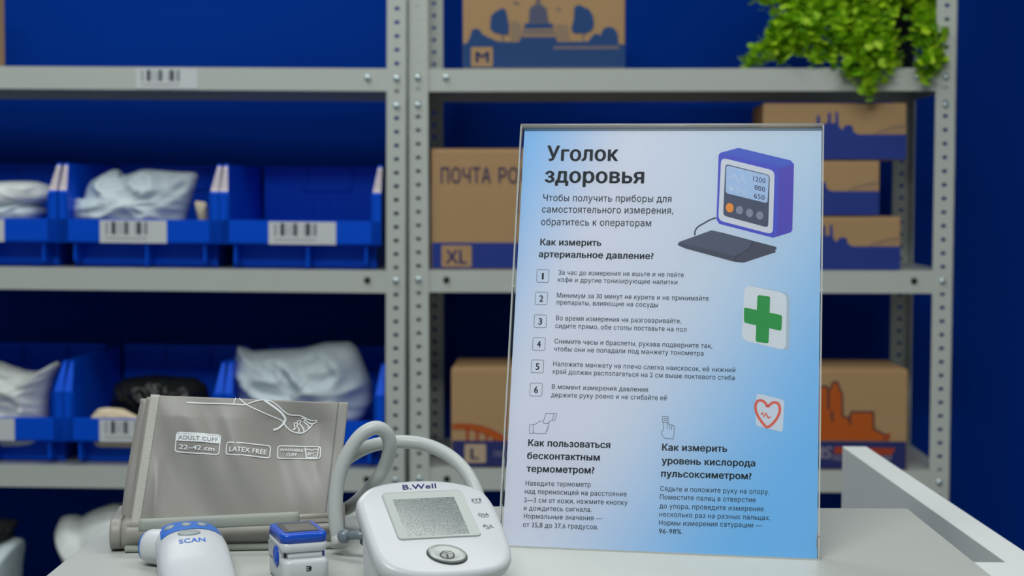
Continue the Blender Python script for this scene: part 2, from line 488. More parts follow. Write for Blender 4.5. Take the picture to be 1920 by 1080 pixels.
ART = {'bezel': [(143.44, 275.64), (180.55, 266.19), (180.1, 220.3), (142.51, 230.06)],
 'card': [(161.68, 184.4), (190.14, 178.76), (190.23, 139.11), (160.29, 145.95)],
 'card_side': [(162.41, 184.64), (192.54, 178.8), (192.74, 140.81), (189.88, 138.5), (160.67, 145.36)],
 'case': [(141.61, 277.52), (142.91, 279.21), (155.29, 282.79), (191.68, 273.47), (193.73, 270.87), (193.27, 223.44), (191.99, 221.88), (180.31, 218.02), (143.28, 227.58), (141.26, 230.6)],
 'case_side': [(183.43, 267.31), (193.65, 270.68), (193.28, 223.26), (191.91, 221.88), (180.14, 218.02), (182.19, 220.14), (183.28, 222.89)],
 'case_top': [(142.66, 278.65), (155.29, 282.79), (191.5, 273.65), (192.93, 271.61), (183.41, 268.24), (180.75, 269.91)],
 'crossh': [(161.49, 168.64), (187.31, 163.58), (186.98, 152.67), (161.72, 158.04)],
 'crossv': [(170.42, 177.45), (179.07, 176.53), (178.55, 143.86), (169.8, 144.8)],
 'cuff': [(114.91, 212.58), (116.19, 214.43), (138.1, 222.93), (145.19, 221.43), (182.6, 211.49), (182.88, 210.13), (181.76, 209.21), (182.48, 207.85), (160.59, 200.05), (154.02, 200.69), (119.87, 209.87),
          (115.38, 211.94)],
 'cuff_line': [(165.97, 214.5), (164.74, 210.84), (160.43, 207.6), (155.25, 204.35), (154.01, 200.87)],
 'cuff_top': [(116.2, 213.97), (138.1, 222.65), (145.2, 221.16), (165.97, 214.96), (164.74, 210.84), (160.43, 207.6), (154.36, 204.79)],
 'digits': [('1200', [(165.98, 258.71), (174.38, 256.88), (165.9, 262.42)]), ('800', [(166.98, 252.4), (174.31, 250.68), (166.91, 256.11)]), ('650', [(166.66, 246.48), (174.16, 244.76), (166.59, 250.08)])],
 'ecg': [(148.5, 260.97), (151.17, 260.7), (153.06, 263.13), (155.85, 257.27), (158.37, 263.33), (159.8, 258.68), (161.15, 257.29)],
 'finger': [[(108.31, 91.93), (112.28, 91.92), (112.29, 87.92), (108.44, 87.93), (108.31, 91.93)], [(109.43, 90.74), (111.36, 90.68), (111.29, 88.98), (109.49, 89.05), (109.43, 90.74)],
            [(109.05, 87.82), (109.33, 82.86), (108.27, 82.11), (108.23, 79.57), (110.6, 76.98), (116.11, 76.79), (116.68, 81.64), (116.44, 85.5), (115.58, 86.2), (114.87, 85.94), (114.84, 83.03)],
            [(111.57, 87.9), (111.82, 83.67)], [(111.72, 86.81), (112.67, 87.08), (113.18, 86.37), (113.28, 83.23)], [(113.17, 86.61), (114.12, 86.76), (114.75, 85.93)]],
 'gun': [[(17.31, 83.5), (19.88, 83.57), (20.18, 77.65), (17.61, 77.57), (17.31, 83.5)],
         [(19.88, 83.47), (21.3, 83.92), (24.17, 86.16), (26.73, 86.44), (27.11, 84.81), (30.71, 84.71), (30.88, 83.29), (29.79, 82.64), (30.56, 81.54), (29.36, 80.89), (30.12, 79.9), (28.93, 79.25), (29.19, 77.93),
          (22.65, 77.53), (20.15, 78.06)],
         [(27.03, 86.45), (28.21, 91.7), (35.92, 91.62), (34.7, 87.08), (32.45, 86.91), (30.95, 86.15), (30.1, 84.7)], [(33.76, 91.66), (33.16, 87.14)]],
 'hcard': [(171.11, 109.56), (189.7, 105.48), (188.99, 83.62), (170.95, 87.5)],
 'heart': [(178.6, 100.35), (176.9, 103.2), (174.4, 104.7), (171.81, 104.02), (170.68, 101.33), (170.99, 97.48), (172.96, 92.97), (175.86, 89.09), (178.61, 86.77), (182.1, 89.04), (185.2, 93.32), (186.77, 97.93),
           (186.23, 101.77), (184.2, 103.52), (181.5, 103.08), (178.6, 100.35)],
 'hearts': [(151.08, 252.88), (155.71, 251.7), (159.97, 250.33)],
 'hecg': [(174.34, 95.17), (175.49, 96.41), (176.37, 93.67), (177.62, 96.11), (179.09, 93.15), (180.85, 93.44)],
 'hose': [(140.96, 231.98), (137.02, 230.47), (133.1, 228.13), (128.74, 225.33), (126.79, 222.36), (126.7, 219.14)],
 'knobs': [[(156.98, 237.55), (159.45, 237.38), (156.92, 240.59)], [(163.89, 235.57), (166.35, 235.4), (163.82, 238.61)], [(170.94, 233.78), (173.4, 233.62), (170.88, 236.82)]],
 'orange': [(150.25, 239.16), (152.9, 239.0), (150.17, 242.58)],
 'panel': [(146.49, 270.96), (177.35, 262.93), (176.87, 225.12), (145.78, 233.59)],
 'screen': [(147.14, 270.03), (176.74, 262.55), (176.04, 242.56), (147.17, 249.8)],
 'tab': [(-0.61, 181.93), (2.43, 181.97), (212.56, 181.45), (215.05, 181.49)]}
MON = {'button': [(-13.07, -34.74), (10.85, -37.58), (2.86, -28.07), (-4.96, -43.62), (-1.07, -35.99)],
 'bwell': [(-11.85, 23.81), (10.77, 24.0), (-10.96, 28.42)],
 'dia': [(30.6, -3.55), (37.6, -3.68), (30.76, -1.1)],
 'frame': [(-26.8, 20.59), (26.2, 20.7), (26.39, -21.88), (-27.78, -20.98)],
 'icon': [(-1.96, -37.79)],
 'iconr': [(2.51, -38.16)],
 'lcd': [(-21.33, 14.28), (19.59, 14.85), (19.1, -19.11), (-21.52, -19.05)],
 'outline': [(-43.67, 15.3), (-42.33, 17.93), (-31.68, 28.74), (-16.89, 32.53), (-3.38, 33.43), (9.85, 32.95), (22.71, 30.86), (35.1, 27.07), (42.1, 21.42), (45.19, 8.53), (43.75, -18.76), (41.57, -37.97),
             (36.97, -45.33), (27.34, -50.46), (8.64, -52.59), (-10.3, -52.57), (-28.23, -50.15), (-40.39, -45.38), (-44.93, -37.53), (-45.29, -23.2), (-44.09, 1.9)],
 'port': [[-0.1006, 1.03, 0.9763], [-0.1086, 1.03, 0.9756], [-0.1103, 1.03, 0.9692]],
 'pose': [-0.04912, 0.98, 1.00057, 0.39733, 0.55116, 0.03444, 0.05364, 0.04112],
 'pul': [(30.39, -14.0), (37.21, -14.51), (30.58, -11.51)],
 'sys': [(30.01, 9.71), (37.0, 10.0), (30.65, 12.46)]}
CUFF = {'boxes': [[(0.1538, 0.7039), (0.3758, 0.6864), (0.3803, 0.5228), (0.1583, 0.5522)], [(0.4128, 0.6261), (0.6319, 0.6138), (0.6355, 0.5062), (0.4154, 0.5268)],
           [(0.67, 0.6168), (0.8878, 0.6096), (0.8913, 0.5018), (0.6733, 0.5095)]],
 'head': [(0.1538, 0.7039), (0.3758, 0.6864), (0.3756, 0.6161), (0.156, 0.6393)],
 'lines': [([(0.1812, 0.9483), (0.4182, 0.9484), (0.476, 0.9478), (0.5217, 0.9787), (0.559, 0.9948), (0.5712, 0.9931)], 9), ([(0.4181, 0.95), (0.4247, 1.003)], 8),
           ([(0.4418, 1.0009), (0.4908, 0.943), (0.5821, 0.885), (0.6732, 0.8283), (0.6957, 0.7843), (0.7171, 0.7564), (0.7351, 0.7406), (0.7622, 0.7316), (0.7906, 0.7383), (0.8126, 0.768), (0.8276, 0.796),
             (0.8295, 0.816)],
            9),
           ([(0.5712, 0.9931), (0.6209, 0.9441), (0.6631, 0.8973), (0.6854, 0.8575), (0.6897, 0.8331), (0.6802, 0.7984), (0.661, 0.7667), (0.6359, 0.7496)], 17),
           ([(0.5711, 0.9948), (0.608, 0.9857), (0.6447, 0.9495), (0.6821, 0.9024), (0.7126, 0.8818), (0.761, 0.8818), (0.8016, 0.8547), (0.8268, 0.8409), (0.8461, 0.8418), (0.8504, 0.8295), (0.8287, 0.8143),
             (0.8085, 0.826), (0.7872, 0.8541)],
            9),
           ([(0.7341, 0.7545), (0.7423, 0.7737), (0.7372, 0.8105), (0.7461, 0.8208), (0.7577, 0.8072), (0.7505, 0.7929), (0.7642, 0.7704), (0.7656, 0.7375)], 9),
           ([(0.7504, 0.8276), (0.759, 0.8428), (0.7703, 0.8326), (0.7648, 0.8158), (0.7856, 0.7753), (0.7929, 0.7408)], 9),
           ([(0.7703, 0.8533), (0.7817, 0.8621), (0.7924, 0.8477), (0.7846, 0.8357), (0.8106, 0.797), (0.8149, 0.7706)], 9), ([(0.7341, 0.7545), (0.7498, 0.7698)], 8),
           ([(0.8075, 0.6026), (0.8209, 0.5165), (0.8737, 0.515), (0.8785, 0.6053)], 8), ([(0.8113, 0.5838), (0.8277, 0.5889), (0.8452, 0.5792), (0.8614, 0.5877), (0.8776, 0.5829)], 7)],
 'pxw': 0.0,
 'text': [('ADULT CUFF', [(0.1657, 0.6509), (0.3648, 0.6323), (0.1637, 0.6828)], 'grey'), ('22–42 cm', [(0.1762, 0.5735), (0.3555, 0.5529), (0.175, 0.6115)], 'white'),
          ('LATEX FREE', [(0.4301, 0.5496), (0.6175, 0.5358), (0.4289, 0.5918)], 'white'), ('WASHABLE', [(0.6821, 0.5701), (0.8006, 0.5656), (0.6816, 0.5952)], 'white'),
          ('CUFF', [(0.7175, 0.525), (0.7702, 0.522), (0.7168, 0.5534)], 'white'), ('30°C', [(0.8235, 0.5329), (0.8654, 0.5307), (0.823, 0.5609)], 'white')]}
BAGS = {'black': ((-0.682, 3.08, 0.692),
           [(-0.0973, 0.0095), (-0.095, 0.0962), (-0.0875, 0.1338), (-0.0644, 0.146), (-0.007, 0.152), (0.0359, 0.1488), (0.0703, 0.1467), (0.0932, 0.1318), (0.0973, 0.1087), (0.097, 0.0567), (0.0924, 0.0104)]),
 'card': ((-0.583, 3.0, 1.062), [(-0.0135, 0.1192), (0.0115, 0.1158), (0.0135, 0.082), (0.0111, 0.0514), (0.0013, 0.0514)]),
 'dark': ((-1.0, 3.02, 0.5), [(-0.0573, 0.0627), (0.0154, 0.0714), (0.0444, 0.0699), (0.0567, 0.0654), (0.0577, 0.0591), (0.0483, 0.0506), (0.0522, 0.0377), (-0.0577, 0.0371)]),
 'dbag': ((-0.986, 3.06, 0.692),
          [(-0.1169, 0.166), (-0.04, 0.1721), (0.0028, 0.1786), (0.0198, 0.1724), (0.0538, 0.1611), (0.078, 0.1598), (0.1139, 0.18), (0.1195, 0.1758), (0.1049, 0.1442), (0.0959, 0.1098), (0.093, 0.0581),
           (0.0861, 0.0121), (-0.1195, 0.011)]),
 'envelope': ((-0.744, 3.0, 0.692), [(-0.0531, 0.0763), (-0.0361, 0.0956), (-0.0193, 0.0984), (0.0114, 0.0958), (0.042, 0.0805), (0.0531, 0.0678), (0.0415, 0.0227), (-0.0425, 0.0223)]),
 'fbag': ((-0.404, 3.08, 0.692),
          [(-0.1284, 0.1911), (-0.1254, 0.2093), (-0.1154, 0.2041), (-0.0997, 0.1985), (-0.0539, 0.2016), (0.0006, 0.2047), (0.0435, 0.2164), (0.0722, 0.2171), (0.0922, 0.2181), (0.1065, 0.2052), (0.1208, 0.1708),
           (0.1337, 0.1363), (0.1357, 0.0988), (0.1236, 0.0727), (0.1064, 0.0582), (0.0949, 0.0118), (-0.1006, 0.0108), (-0.1261, 0.0859), (-0.1316, 0.1292), (-0.1357, 0.158)]),
 'floorbag': ((-0.763, 3.05, 0.323),
              [(-0.1128, 0.2301), (-0.1042, 0.2471), (-0.0874, 0.2524), (-0.0686, 0.2451), (-0.0433, 0.2601), (-0.0013, 0.2751), (0.0154, 0.273), (0.0508, 0.2626), (0.0925, 0.2354), (0.1128, 0.1507), (0.1113, -0.0411),
               (-0.0781, -0.042), (-0.0928, 0.1497), (-0.0922, 0.1963), (-0.1047, 0.2047)]),
 'lower': ((-0.989, 3.065, 1.062), [(-0.0989, 0.1051), (0.0089, 0.1156), (0.0656, 0.1159), (0.0967, 0.1047), (0.0999, 0.0948), (0.0907, 0.082), (0.0874, 0.0451), (-0.0999, 0.0442)]),
 'mailer': ((-0.72, 3.06, 1.062),
            [(-0.1127, 0.0525), (-0.1199, 0.0868), (-0.1201, 0.1183), (-0.1101, 0.1228), (-0.0976, 0.1193), (-0.0937, 0.1391), (-0.0863, 0.1554), (-0.0465, 0.1771), (-0.032, 0.1781), (-0.0294, 0.1718), (-0.0322, 0.1655),
             (-0.0141, 0.1683), (0.0076, 0.1765), (0.022, 0.1784), (0.076, 0.1741), (0.112, 0.1734), (0.1201, 0.1672), (0.1155, 0.1456), (0.097, 0.0842), (0.0913, 0.0517)]),
 'pkg': ((-0.999, 3.02, 0.323), [(-0.0587, 0.2103), (0.0035, 0.2127), (0.0512, 0.2119), (0.0626, 0.2068), (0.0579, 0.1668), (0.0544, 0.1395), (0.0479, -0.0336), (-0.0626, -0.0342)]),
 'upper': ((-0.978, 3.06, 1.12), [(-0.1082, 0.0853), (-0.0289, 0.0928), (0.0277, 0.0967), (0.0701, 0.0961), (0.0955, 0.0891), (0.1089, 0.0751), (0.1042, 0.061), (0.0837, 0.0524), (0.0128, 0.0435), (-0.1089, 0.0429)])}
HOSE = [[-0.1133, 1.045, 0.9701], [-0.1151, 1.045, 0.978], [-0.116, 1.047, 0.9918], [-0.1145, 1.05, 1.0091], [-0.109, 1.052, 1.0248], [-0.1004, 1.054, 1.0377], [-0.0906, 1.056, 1.0431], [-0.0835, 1.06, 1.039],
 [-0.0813, 1.064, 1.029], [-0.085, 1.07, 1.0157], [-0.0927, 1.076, 1.0026], [-0.1064, 1.105, 0.9849], [-0.1191, 1.13, 0.9734], [-0.1264, 1.138, 0.9756], [-0.1274, 1.14, 0.9907], [-0.1197, 1.136, 1.0065],
 [-0.1016, 1.126, 1.019], [-0.0818, 1.115, 1.0243], [-0.0628, 1.11, 1.024], [-0.0456, 1.1, 1.019], [-0.0331, 1.09, 1.0103], [-0.0255, 1.08, 1.0004], [-0.0209, 1.072, 0.9891], [-0.0189, 1.065, 0.976]]
CUFF_HW = {'rod': [[-0.2513, 1.036, 0.9813], [-0.1191, 1.053, 0.9849]], 'roll': [[-0.2657, 1.044, 0.9603], [-0.259, 1.044, 0.9604], [-0.1117, 1.06, 0.9604]], 'sleeve': [[-0.2429, 1.0345, 0.9813], [-0.1402, 1.0485, 0.9839]]}

# ------------------------------------------------------------------ the setting
struct('floor', (-3.2, -2.6, -0.04), (3.2, 3.50, 0.0), M['floor'])
struct('ceiling', (-3.2, -2.6, 2.90), (3.2, 3.50, 2.95), M['ceiling'])
struct('wall_back', (-3.2, 3.42, 0.0), (3.2, 3.50, 2.90), M['wall'])
struct('wall_left', (-3.28, -2.6, 0.0), (-3.2, 3.50, 2.90), M['grey_wall'])
struct('wall_right', (3.2, -2.6, 0.0), (3.28, 3.50, 2.90), M['grey_wall'])


# ------------------------------------------------------------------ shelving racks
class Rack:
    """frame of one rack: u along the front, v into the depth, z up"""

    def __init__(self, x0, y0, yaw, lean, levels, depth):
        self.loc = Vector((x0, y0, 0)); self.rot = (0, -lean, yaw)
        self.m = Matrix.Translation(self.loc) @ Matrix.Rotation(yaw, 4, 'Z') @ Matrix.Rotation(-lean, 4, 'Y')
        self.levels = levels; self.depth = depth

    def at(self, u, v, z):
        return self.m @ Vector((u, v, z))


LEFT = Rack(-1.1957 - 0.0032 * 1.0565, 2.9846, -0.0300, -0.0032, [0.3125, 0.6845, 1.0565, 1.4285], 0.372)
RIGHT = Rack(-0.1916 + 0.0046 * 1.055, 2.9593, -0.0313, 0.0046, [0.315, 0.685, 1.055, 1.425], 0.372)


def perforated_flange(mb, fn, w, height, t=0.002, pitch=0.025, hw=0.0046, hh=0.0033):
    n = int(height / pitch)
    for k in range(n):
        z0, z1 = k * pitch, (k + 1) * pitch; zc = (z0 + z1) / 2; c = 0.0015
        co = [(0, z0), (w, z0), (w, z1), (0, z1)]
        x = w / 2
        ho = [(x - hw + c, zc - hh), (x + hw - c, zc - hh), (x + hw, zc - hh + c), (x + hw, zc + hh - c), (x + hw - c, zc + hh), (x - hw + c, zc + hh), (x - hw, zc + hh - c), (x - hw, zc - hh + c)]
        v = [fn(a, b, 0) for a, b in co + ho] + [fn(a, b, t) for a, b in co + ho]
        ring = [(0, 1, 5, 4), (1, 6, 5), (1, 2, 7, 6), (2, 8, 7), (2, 3, 9, 8), (3, 10, 9), (3, 0, 11, 10), (0, 4, 11)]
        f = ring + [tuple(i + 12 for i in r[::-1]) for r in ring]
        f += [(4 + i, 4 + (i + 1) % 8, 16 + (i + 1) % 8, 16 + i) for i in range(8)]
        f += [(1, 2, 14, 13), (3, 0, 12, 15)]
        mb.add(v, f)


def make_rack(R, label, bolts):
    t = thing('shelving_rack', label, 'shelving rack', R.loc, R.rot, 'steel shelving racks')
    H, W, D = 1.85, 0.037, R.depth
    for ux, sx in ((0, 1), (1.0, -1)):
        for vy, sy in ((0, 1), (D, -1)):
            mb = MB()
            perforated_flange(mb, lambda a, b, d: (ux + sx * a, vy + sy * d, b), W, H)
            perforated_flange(mb, lambda a, b, d: (ux + sx * d, vy + sy * a, b), W, H)
            mb.build('post', M['steel'], t)
    for z in R.levels:
        mb = MB()
        x0, x1, y0, y1 = 0.0035, 0.9965, 0.0028, D - 0.0028
        mb.box((x0, y0, z - 0.0015), (x1, y1, z))
        for lo, hi in (((x0, y0, z - 0.04), (x1, y0 + 0.0015, z - 0.0015)), ((x0, y1 - 0.0015, z - 0.04), (x1, y1, z - 0.0015)),
                       ((x0, y0, z - 0.04), (x0 + 0.0015, y1, z - 0.0015)), ((x1 - 0.0015, y0, z - 0.04), (x1, y1, z - 0.0015)),
                       ((x0, y0, z - 0.0415), (x1, y0 + 0.012, z - 0.04))):
            mb.box(lo, hi)
        mb.build('shelf', M['steel'], t)
    for u, z, on_post, shiny in bolts:
        y = 0.0 if on_post else 0.0028
        mb = MB()
        rot = Matrix.Rotation(math.pi / 2, 3, 'X')
        mb.lathe([(0.0062, 0), (0.0062, 0.001), (0.005, 0.0028), (0.0022, 0.0036)], (u, y, z), 12, rot=rot)
        mb.build('bolt', M['zinc'] if shiny else M['hole_bolt'], t)
    return t


bl = []; br = []
for z, extra in ((1.4285, True), (1.0565, False), (0.6845, False)):
    bl += [(0.9815, z - 0.019, True, True), (0.0185, z - 0.019, True, True), (0.928, z - 0.018, False, z > 1.2)]
    br += [(0.0185, z - 0.020, True, True), (0.9815, z - 0.021, True, True), (0.07, z - 0.020, False, z > 1.2), (0.93, z - 0.020, False, z > 1.2)]
    if extra:
        bl += [(0.9815, z - 0.069, True, True)]
        br += [(0.0185, z - 0.070, True, True), (0.9815, z - 0.071, True, True)]
rack_left = make_rack(LEFT, 'grey perforated steel shelving rack carrying blue bins, behind the cuff', bl)
rack_right = make_rack(RIGHT, 'grey perforated steel shelving rack carrying cardboard cartons and a green plant', br)


def barcode(mb, fn, x0, z0, w, h):
    art_poly(mb, fn, [(x0, z0), (x0 + w, z0), (x0 + w, z0 + h), (x0, z0 + h)], 0.0004, 0)
    for c, bw, top in ((0.095, 0.008, .9), (0.115, 0.008, .9), (0.205, 0.055, .93), (0.255, 0.008, .9), (0.30, 0.008, .9), (0.395, 0.045, .93), (0.345, 0.008, .9), (0.435, 0.008, .9), (0.585, 0.06, .93), (0.53, .008, .9), (0.695, 0.025, .93), (0.65, .01, .9)):
        art_poly(mb, fn, [(x0 + w * (c - bw / 2), z0 + h * .38), (x0 + w * (c + bw / 2), z0 + h * .38), (x0 + w * (c + bw / 2), z0 + h * top), (x0 + w * (c - bw / 2), z0 + h * top)], 0.0007, 1)
    for k in range(14):
        xx = x0 + w * (0.10 + k * 0.044)
        art_poly(mb, fn, [(xx, z0 + h * .16), (xx + w * .02, z0 + h * .16), (xx + w * .02, z0 + h * .24), (xx, z0 + h * .24)], 0.0007, 2)


mb = MB(); barcode(mb, lambda a, b, l: (a, 0.0026 - l, b), 0.4985, 1.4285 - 0.0395, 0.114, 0.037)
mb.build('barcode_label', [M['paper'], M['ink'], M['haze']], rack_left)


# ------------------------------------------------------------------ cardboard cartons
def carton(name, label, R, u0, v0, z, w, d, h, art, mats, group):
    t = thing(name, label, 'cardboard box', R.at(u0, v0, z + 0.0006), R.rot, group)
    MB().box((0, 0, 0), (w, d, h - 0.002)).build('body', M['kraft'], t, bevel=0.003)
    mb = MB()
    mb.box((0.001, 0.001, h - 0.0022), (w - 0.001, d / 2 - 0.0008, h)); mb.box((0.001, d / 2 + 0.0008, h - 0.0022), (w - 0.001, d - 0.001, h))
    mb.build('top_flap', M['kraft'], t, bevel=0.0008)
    if art:
        mb = MB(); art(mb, lambda a, b, l: (a, -0.0003 - l, b), w, h); mb.build('printed_front', mats, t)
    return t


def art_m(mb, fn, W, H):
    k = lambda pts: [((x / 5.333 - 28) / 1003.0, (127 - y / 5.333) / 1003.0) for x, y in pts]
    light = [[(620, 215), (690, 212), (720, 250), (735, 385), (620, 395)], [(1060, 250), (1180, 250), (1200, 395), (1060, 385)], [(735, 285), (1045, 285), (1065, 372), (720, 372)]]
    for p in light: art_poly(mb, fn, k(p), 0.0002, 2)
    art_poly(mb, fn, k([(850, 50), (930, 50), (965, 90), (1000, 237), (795, 237), (805, 95)]), 0.0003, 3)
    for y in (95, 130, 165, 200):
        art_stroke(mb, fn, k([(810, y), (985, y)]), 0.0016, 0.0004, 0)
    art_poly(mb, fn, k([(880, -60), (900, -60), (912, 52), (868, 52)]), 0.0003, 3)
    art_poly(mb, fn, k([(755, 237), (1035, 237), (1040, 282), (755, 286)]), 0.0004, 0)
    art_stroke(mb, fn, k([(745, 318), (1050, 318)]), 0.003, 0.0004, 3)
    art_poly(mb, fn, k([(152, 668), (152, 435), (190, 425), (215, 380), (240, 300), (270, 285), (310, 290), (345, 340), (400, 370), (480, 405), (530, 415), (700, 415), (725, 370), (1060, 370), (1080, 415), (1380, 415), (1430, 350), (1470, 335), (1500, 355), (1530, 290), (1580, 270), (1630, 280), (1670, 330), (1680, 440), (1746, 445), (1746, 668)]), 0.0005, 0)
    art_poly(mb, fn, k([(420, 230), (430, 160), (470, 120), (510, 100), (535, 85), (570, 100), (585, 160), (605, 260), (600, 345), (540, 345), (460, 325), (420, 290)]), 0.0005, 0)
    art_poly(mb, fn, k([(1215, 290), (1240, 200), (1245, 80), (1290, 55), (1340, 80), (1390, 100), (1425, 160), (1440, 230), (1425, 300), (1360, 335), (1240, 335)]), 0.0005, 0)
    art_stroke(mb, fn, k([(540, 340), (545, 415)]), 0.0016, 0.0005, 0); art_stroke(mb, fn, k([(1335, 330), (1335, 415)]), 0.0016, 0.0005, 0)
    for p in ([(640, 38), (665, 22), (690, 38), (715, 45), (690, 52)], [(1065, 100), (1090, 88), (1125, 105), (1095, 110)]): art_poly(mb, fn, k(p), 0.0003, 3)
    art_stroke(mb, fn, k([(1040, 473), (1685, 473)]), 0.0055, 0.0007, 5)
    art_poly(mb, fn, k(rquad([(230, 655), (445, 655), (445, 465), (230, 465)], 20, 3)), 0.0007, 4)
    art_text(mb, fn, 'M', k([(275, 615)])[0], k([(408, 615)])[0], (0, 0.0205), 0.0009, 1.6, 0)


def art_s(mb, fn, W, H):
    s = H / 0.1031
    k = lambda pts: [(W - (897 - x) / 3636.0, (475 - y) / 3636.0 * s) for x, y in pts]
    x0 = 897 - W * 3636 + 1
    art_poly(mb, fn, k([(x0, 472), (x0, 308), (215, 308), (265, 285), (300, 255), (300, 185), (320, 178), (324, 240), (345, 240), (374, 225), (374, 165), (393, 160), (397, 235), (424, 230), (424, 160), (441, 155), (447, 250), (470, 278), (490, 246), (535, 246), (548, 292), (580, 308), (896, 308), (896, 472)]), 0.0003, 0)
    art_stroke(mb, fn, k([(690, 306), (740, 280), (800, 262), (850, 253), (896, 248)]), 0.0016, 0.0004, 1)
    for x, y in ((740, 280), (770, 270), (800, 262), (830, 257), (860, 252)): art_stroke(mb, fn, k([(x, y), (x, 306)]), 0.0012, 0.0004, 1)


def art_xl(mb, fn, W, H):
    art_poly(mb, fn, [(0.002, 0.002), (W - 0.002, 0.002), (W - 0.002, 0.050), (0.002, 0.050)], 0.0003, 0)
    art_poly(mb, fn, rrect(0.056, 0.040, 0.003, 3, 0.047, 0.025), 0.0005, 2)
    art_text(mb, fn, 'XL', (0.027, 0.0115), (0.066, 0.0115), (0, 0.026), 0.0007, 1.3, 0)
    art_text(mb, fn, 'ПОЧТА', (0.018, 0.160), (0.111, 0.160), (0, 0.029), 0.0004, 0.9, 1)
    art_text(mb, fn, 'РОССИИ', (0.125, 0.160), (0.246, 0.160), (0, 0.029), 0.0004, 0.9, 1)


def art_l(mb, fn, W, H):
    k = lambda pts: [((x - 660) / 5430.0, (238 - y / 5.4) / 1005.0) for x, y in pts]
    art_poly(mb, fn, [(0.002, 0.002), (W - 0.002, 0.002), (W - 0.002, 0.051), (0.002, 0.051)], 0.0003, 0)
    arch = [(672, 850), (760, 843), (880, 848), (980, 866), (1080, 902), (1170, 952), (1230, 1004)]
    art_poly(mb, fn, k(arch + [(1130, 1006), (1060, 960), (960, 915), (860, 892), (760, 884), (672, 884)]), 0.0004, 2)
    art_stroke(mb, fn, k([p for p in arch]), 0.003, 0.0005, 1)
    art_stroke(mb, fn, k([(672, 886), (760, 886), (860, 894), (960, 917), (1060, 962)]), 0.002, 0.0005, 1)
    for x, y in ((825, 880), (925, 905), (1020, 940), (1095, 975)): art_stroke(mb, fn, k([(x, y), (x, 1005)]), 0.0052, 0.0005, 1)
    art_poly(mb, fn, rrect(0.040, 0.035, 0.003, 3, 0.045, 0.027), 0.0005, 4)
    art_text(mb, fn, 'L', (0.036, 0.0165), (0.052, 0.0165), (0, 0.021), 0.0007, 1.3, 3)
    art_text(mb, fn, 'ПОЧТА РОССИИ', (0.080, 0.021), (0.190, 0.021), (0, 0.0105), 0.0006, 1, 5)


def art_ems(mb, fn, W, H):
    s = 4.154
    k = lambda pts: [(W - (915 - x) / s / 1005.0, (1010 - y) / s / 1005.0) for x, y in pts]
    art_poly(mb, fn, [(0.002, 0.002), (W - 0.002, 0.002), (W - 0.002, 0.0535), (0.002, 0.0535)], 0.0003, 0)
    sky = [(-120, 780), (-120, 520), (60, 520), (60, 372), (290, 360), (300, 380), (325, 378), (330, 340), (352, 322), (375, 330), (390, 380), (410, 420), (415, 590), (450, 605), (470, 595), (485, 558), (650, 558), (656, 690), (720, 722), (745, 735), (740, 780)]
    art_poly(mb, fn, k(sky), 0.0003, 2)
    art_stroke(mb, fn, k(sky[:-1]), 0.0034, 0.0005, 1)
    art_poly(mb, fn, k([(722, 780), (738, 735), (782, 716), (780, 760), (772, 780)]), 0.0005, 3)
    for a in ([(303, 385), (306, 540)], [(333, 550), (337, 635)], [(464, 590), (476, 655)]): art_stroke(mb, fn, k(a), 0.0042, 0.0005, 1)
    art_text(mb, fn, 'EMS', k([(105, 920)])[0], k([(332, 920)])[0], (0.0025, 0.0225), 0.0005, 2.2, 5)
    art_poly(mb, fn, k([(358, 828), (824, 838), (795, 893), (348, 884)]), 0.0005, 3)
    art_text(mb, fn, 'ПОЧТА РОССИИ', k([(345, 938)])[0], k([(790, 935)])[0], (0.001, 0.0095), 0.0005, 1.6, 5)


pm = [M['boxblue'], M['ink'], M['haze'], M['boxnavy'], M['kraft'], M['lilac']]
carton('cardboard_box', 'brown medium carton printed with a blue domed tower and trees, marked M', RIGHT, 0.1005, 0.010, 1.425, 0.298, 0.20, 0.17, art_m, [M['boxblue'], M['ink'], M['wingprint'], M['towerprint'], M['kraft'], M['haze']], 'cartons on the right rack')
carton('cardboard_box', 'big brown carton marked XL with violet lettering and a blue bottom band', RIGHT, 0.0415, 0.006, 1.055, 0.53, 0.30, 0.2235, art_xl, [M['boxblue2'], M['violet'], M['kraft']], 'cartons on the right rack')
SW = 0.262
carton('cardboard_box', 'flat brown and blue carton at the bottom of the stack of three', RIGHT, 0.906 - SW, 0.010, 1.055, SW, 0.17, 0.0985, art_s, [M['boxblue2'], M['haze']], 'flat cartons stacked on the right rack')
carton('cardboard_box', 'flat brown and blue carton in the middle of the stack, pushed to the left', RIGHT, 0.8665 - SW, 0.012, 1.055 + 0.1005, SW, 0.17, 0.1005, art_s, [M['boxblue2'], M['haze']], 'flat cartons stacked on the right rack')
carton('cardboard_box', 'flat brown and blue carton on top of the stack, just under the upper shelf', RIGHT, 0.9145 - SW, 0.014, 1.055 + 0.203, SW, 0.17, 0.1035, art_s, [M['boxblue2'], M['haze']], 'flat cartons stacked on the right rack')
carton('cardboard_box', 'brown carton marked L with an orange arched bridge print and navy band', RIGHT, 0.078, 0.004, 0.685, 0.40, 0.185, 0.1865, art_l, [M['boxnavy'], M['redorange'], M['orange'], M['boxnavy'], M['tan'], M['lilac']], 'cartons on the right rack')
carton('cardboard_box', 'brown carton with an orange skyline print above a navy band', RIGHT, 0.9225 - 0.40, 0.004, 0.685, 0.40, 0.185, 0.1865, art_ems, [M['boxnavy'], M['maroon'], M['orange'], M['redorange'], M['kraft'], M['lilac']], 'cartons on the right rack')
carton('cardboard_box', 'plain brown carton at the far left end of the top shelf above the blue bins', LEFT, 0.012, 0.012, 1.4285, 0.170, 0.2, 0.2, None, None, None)


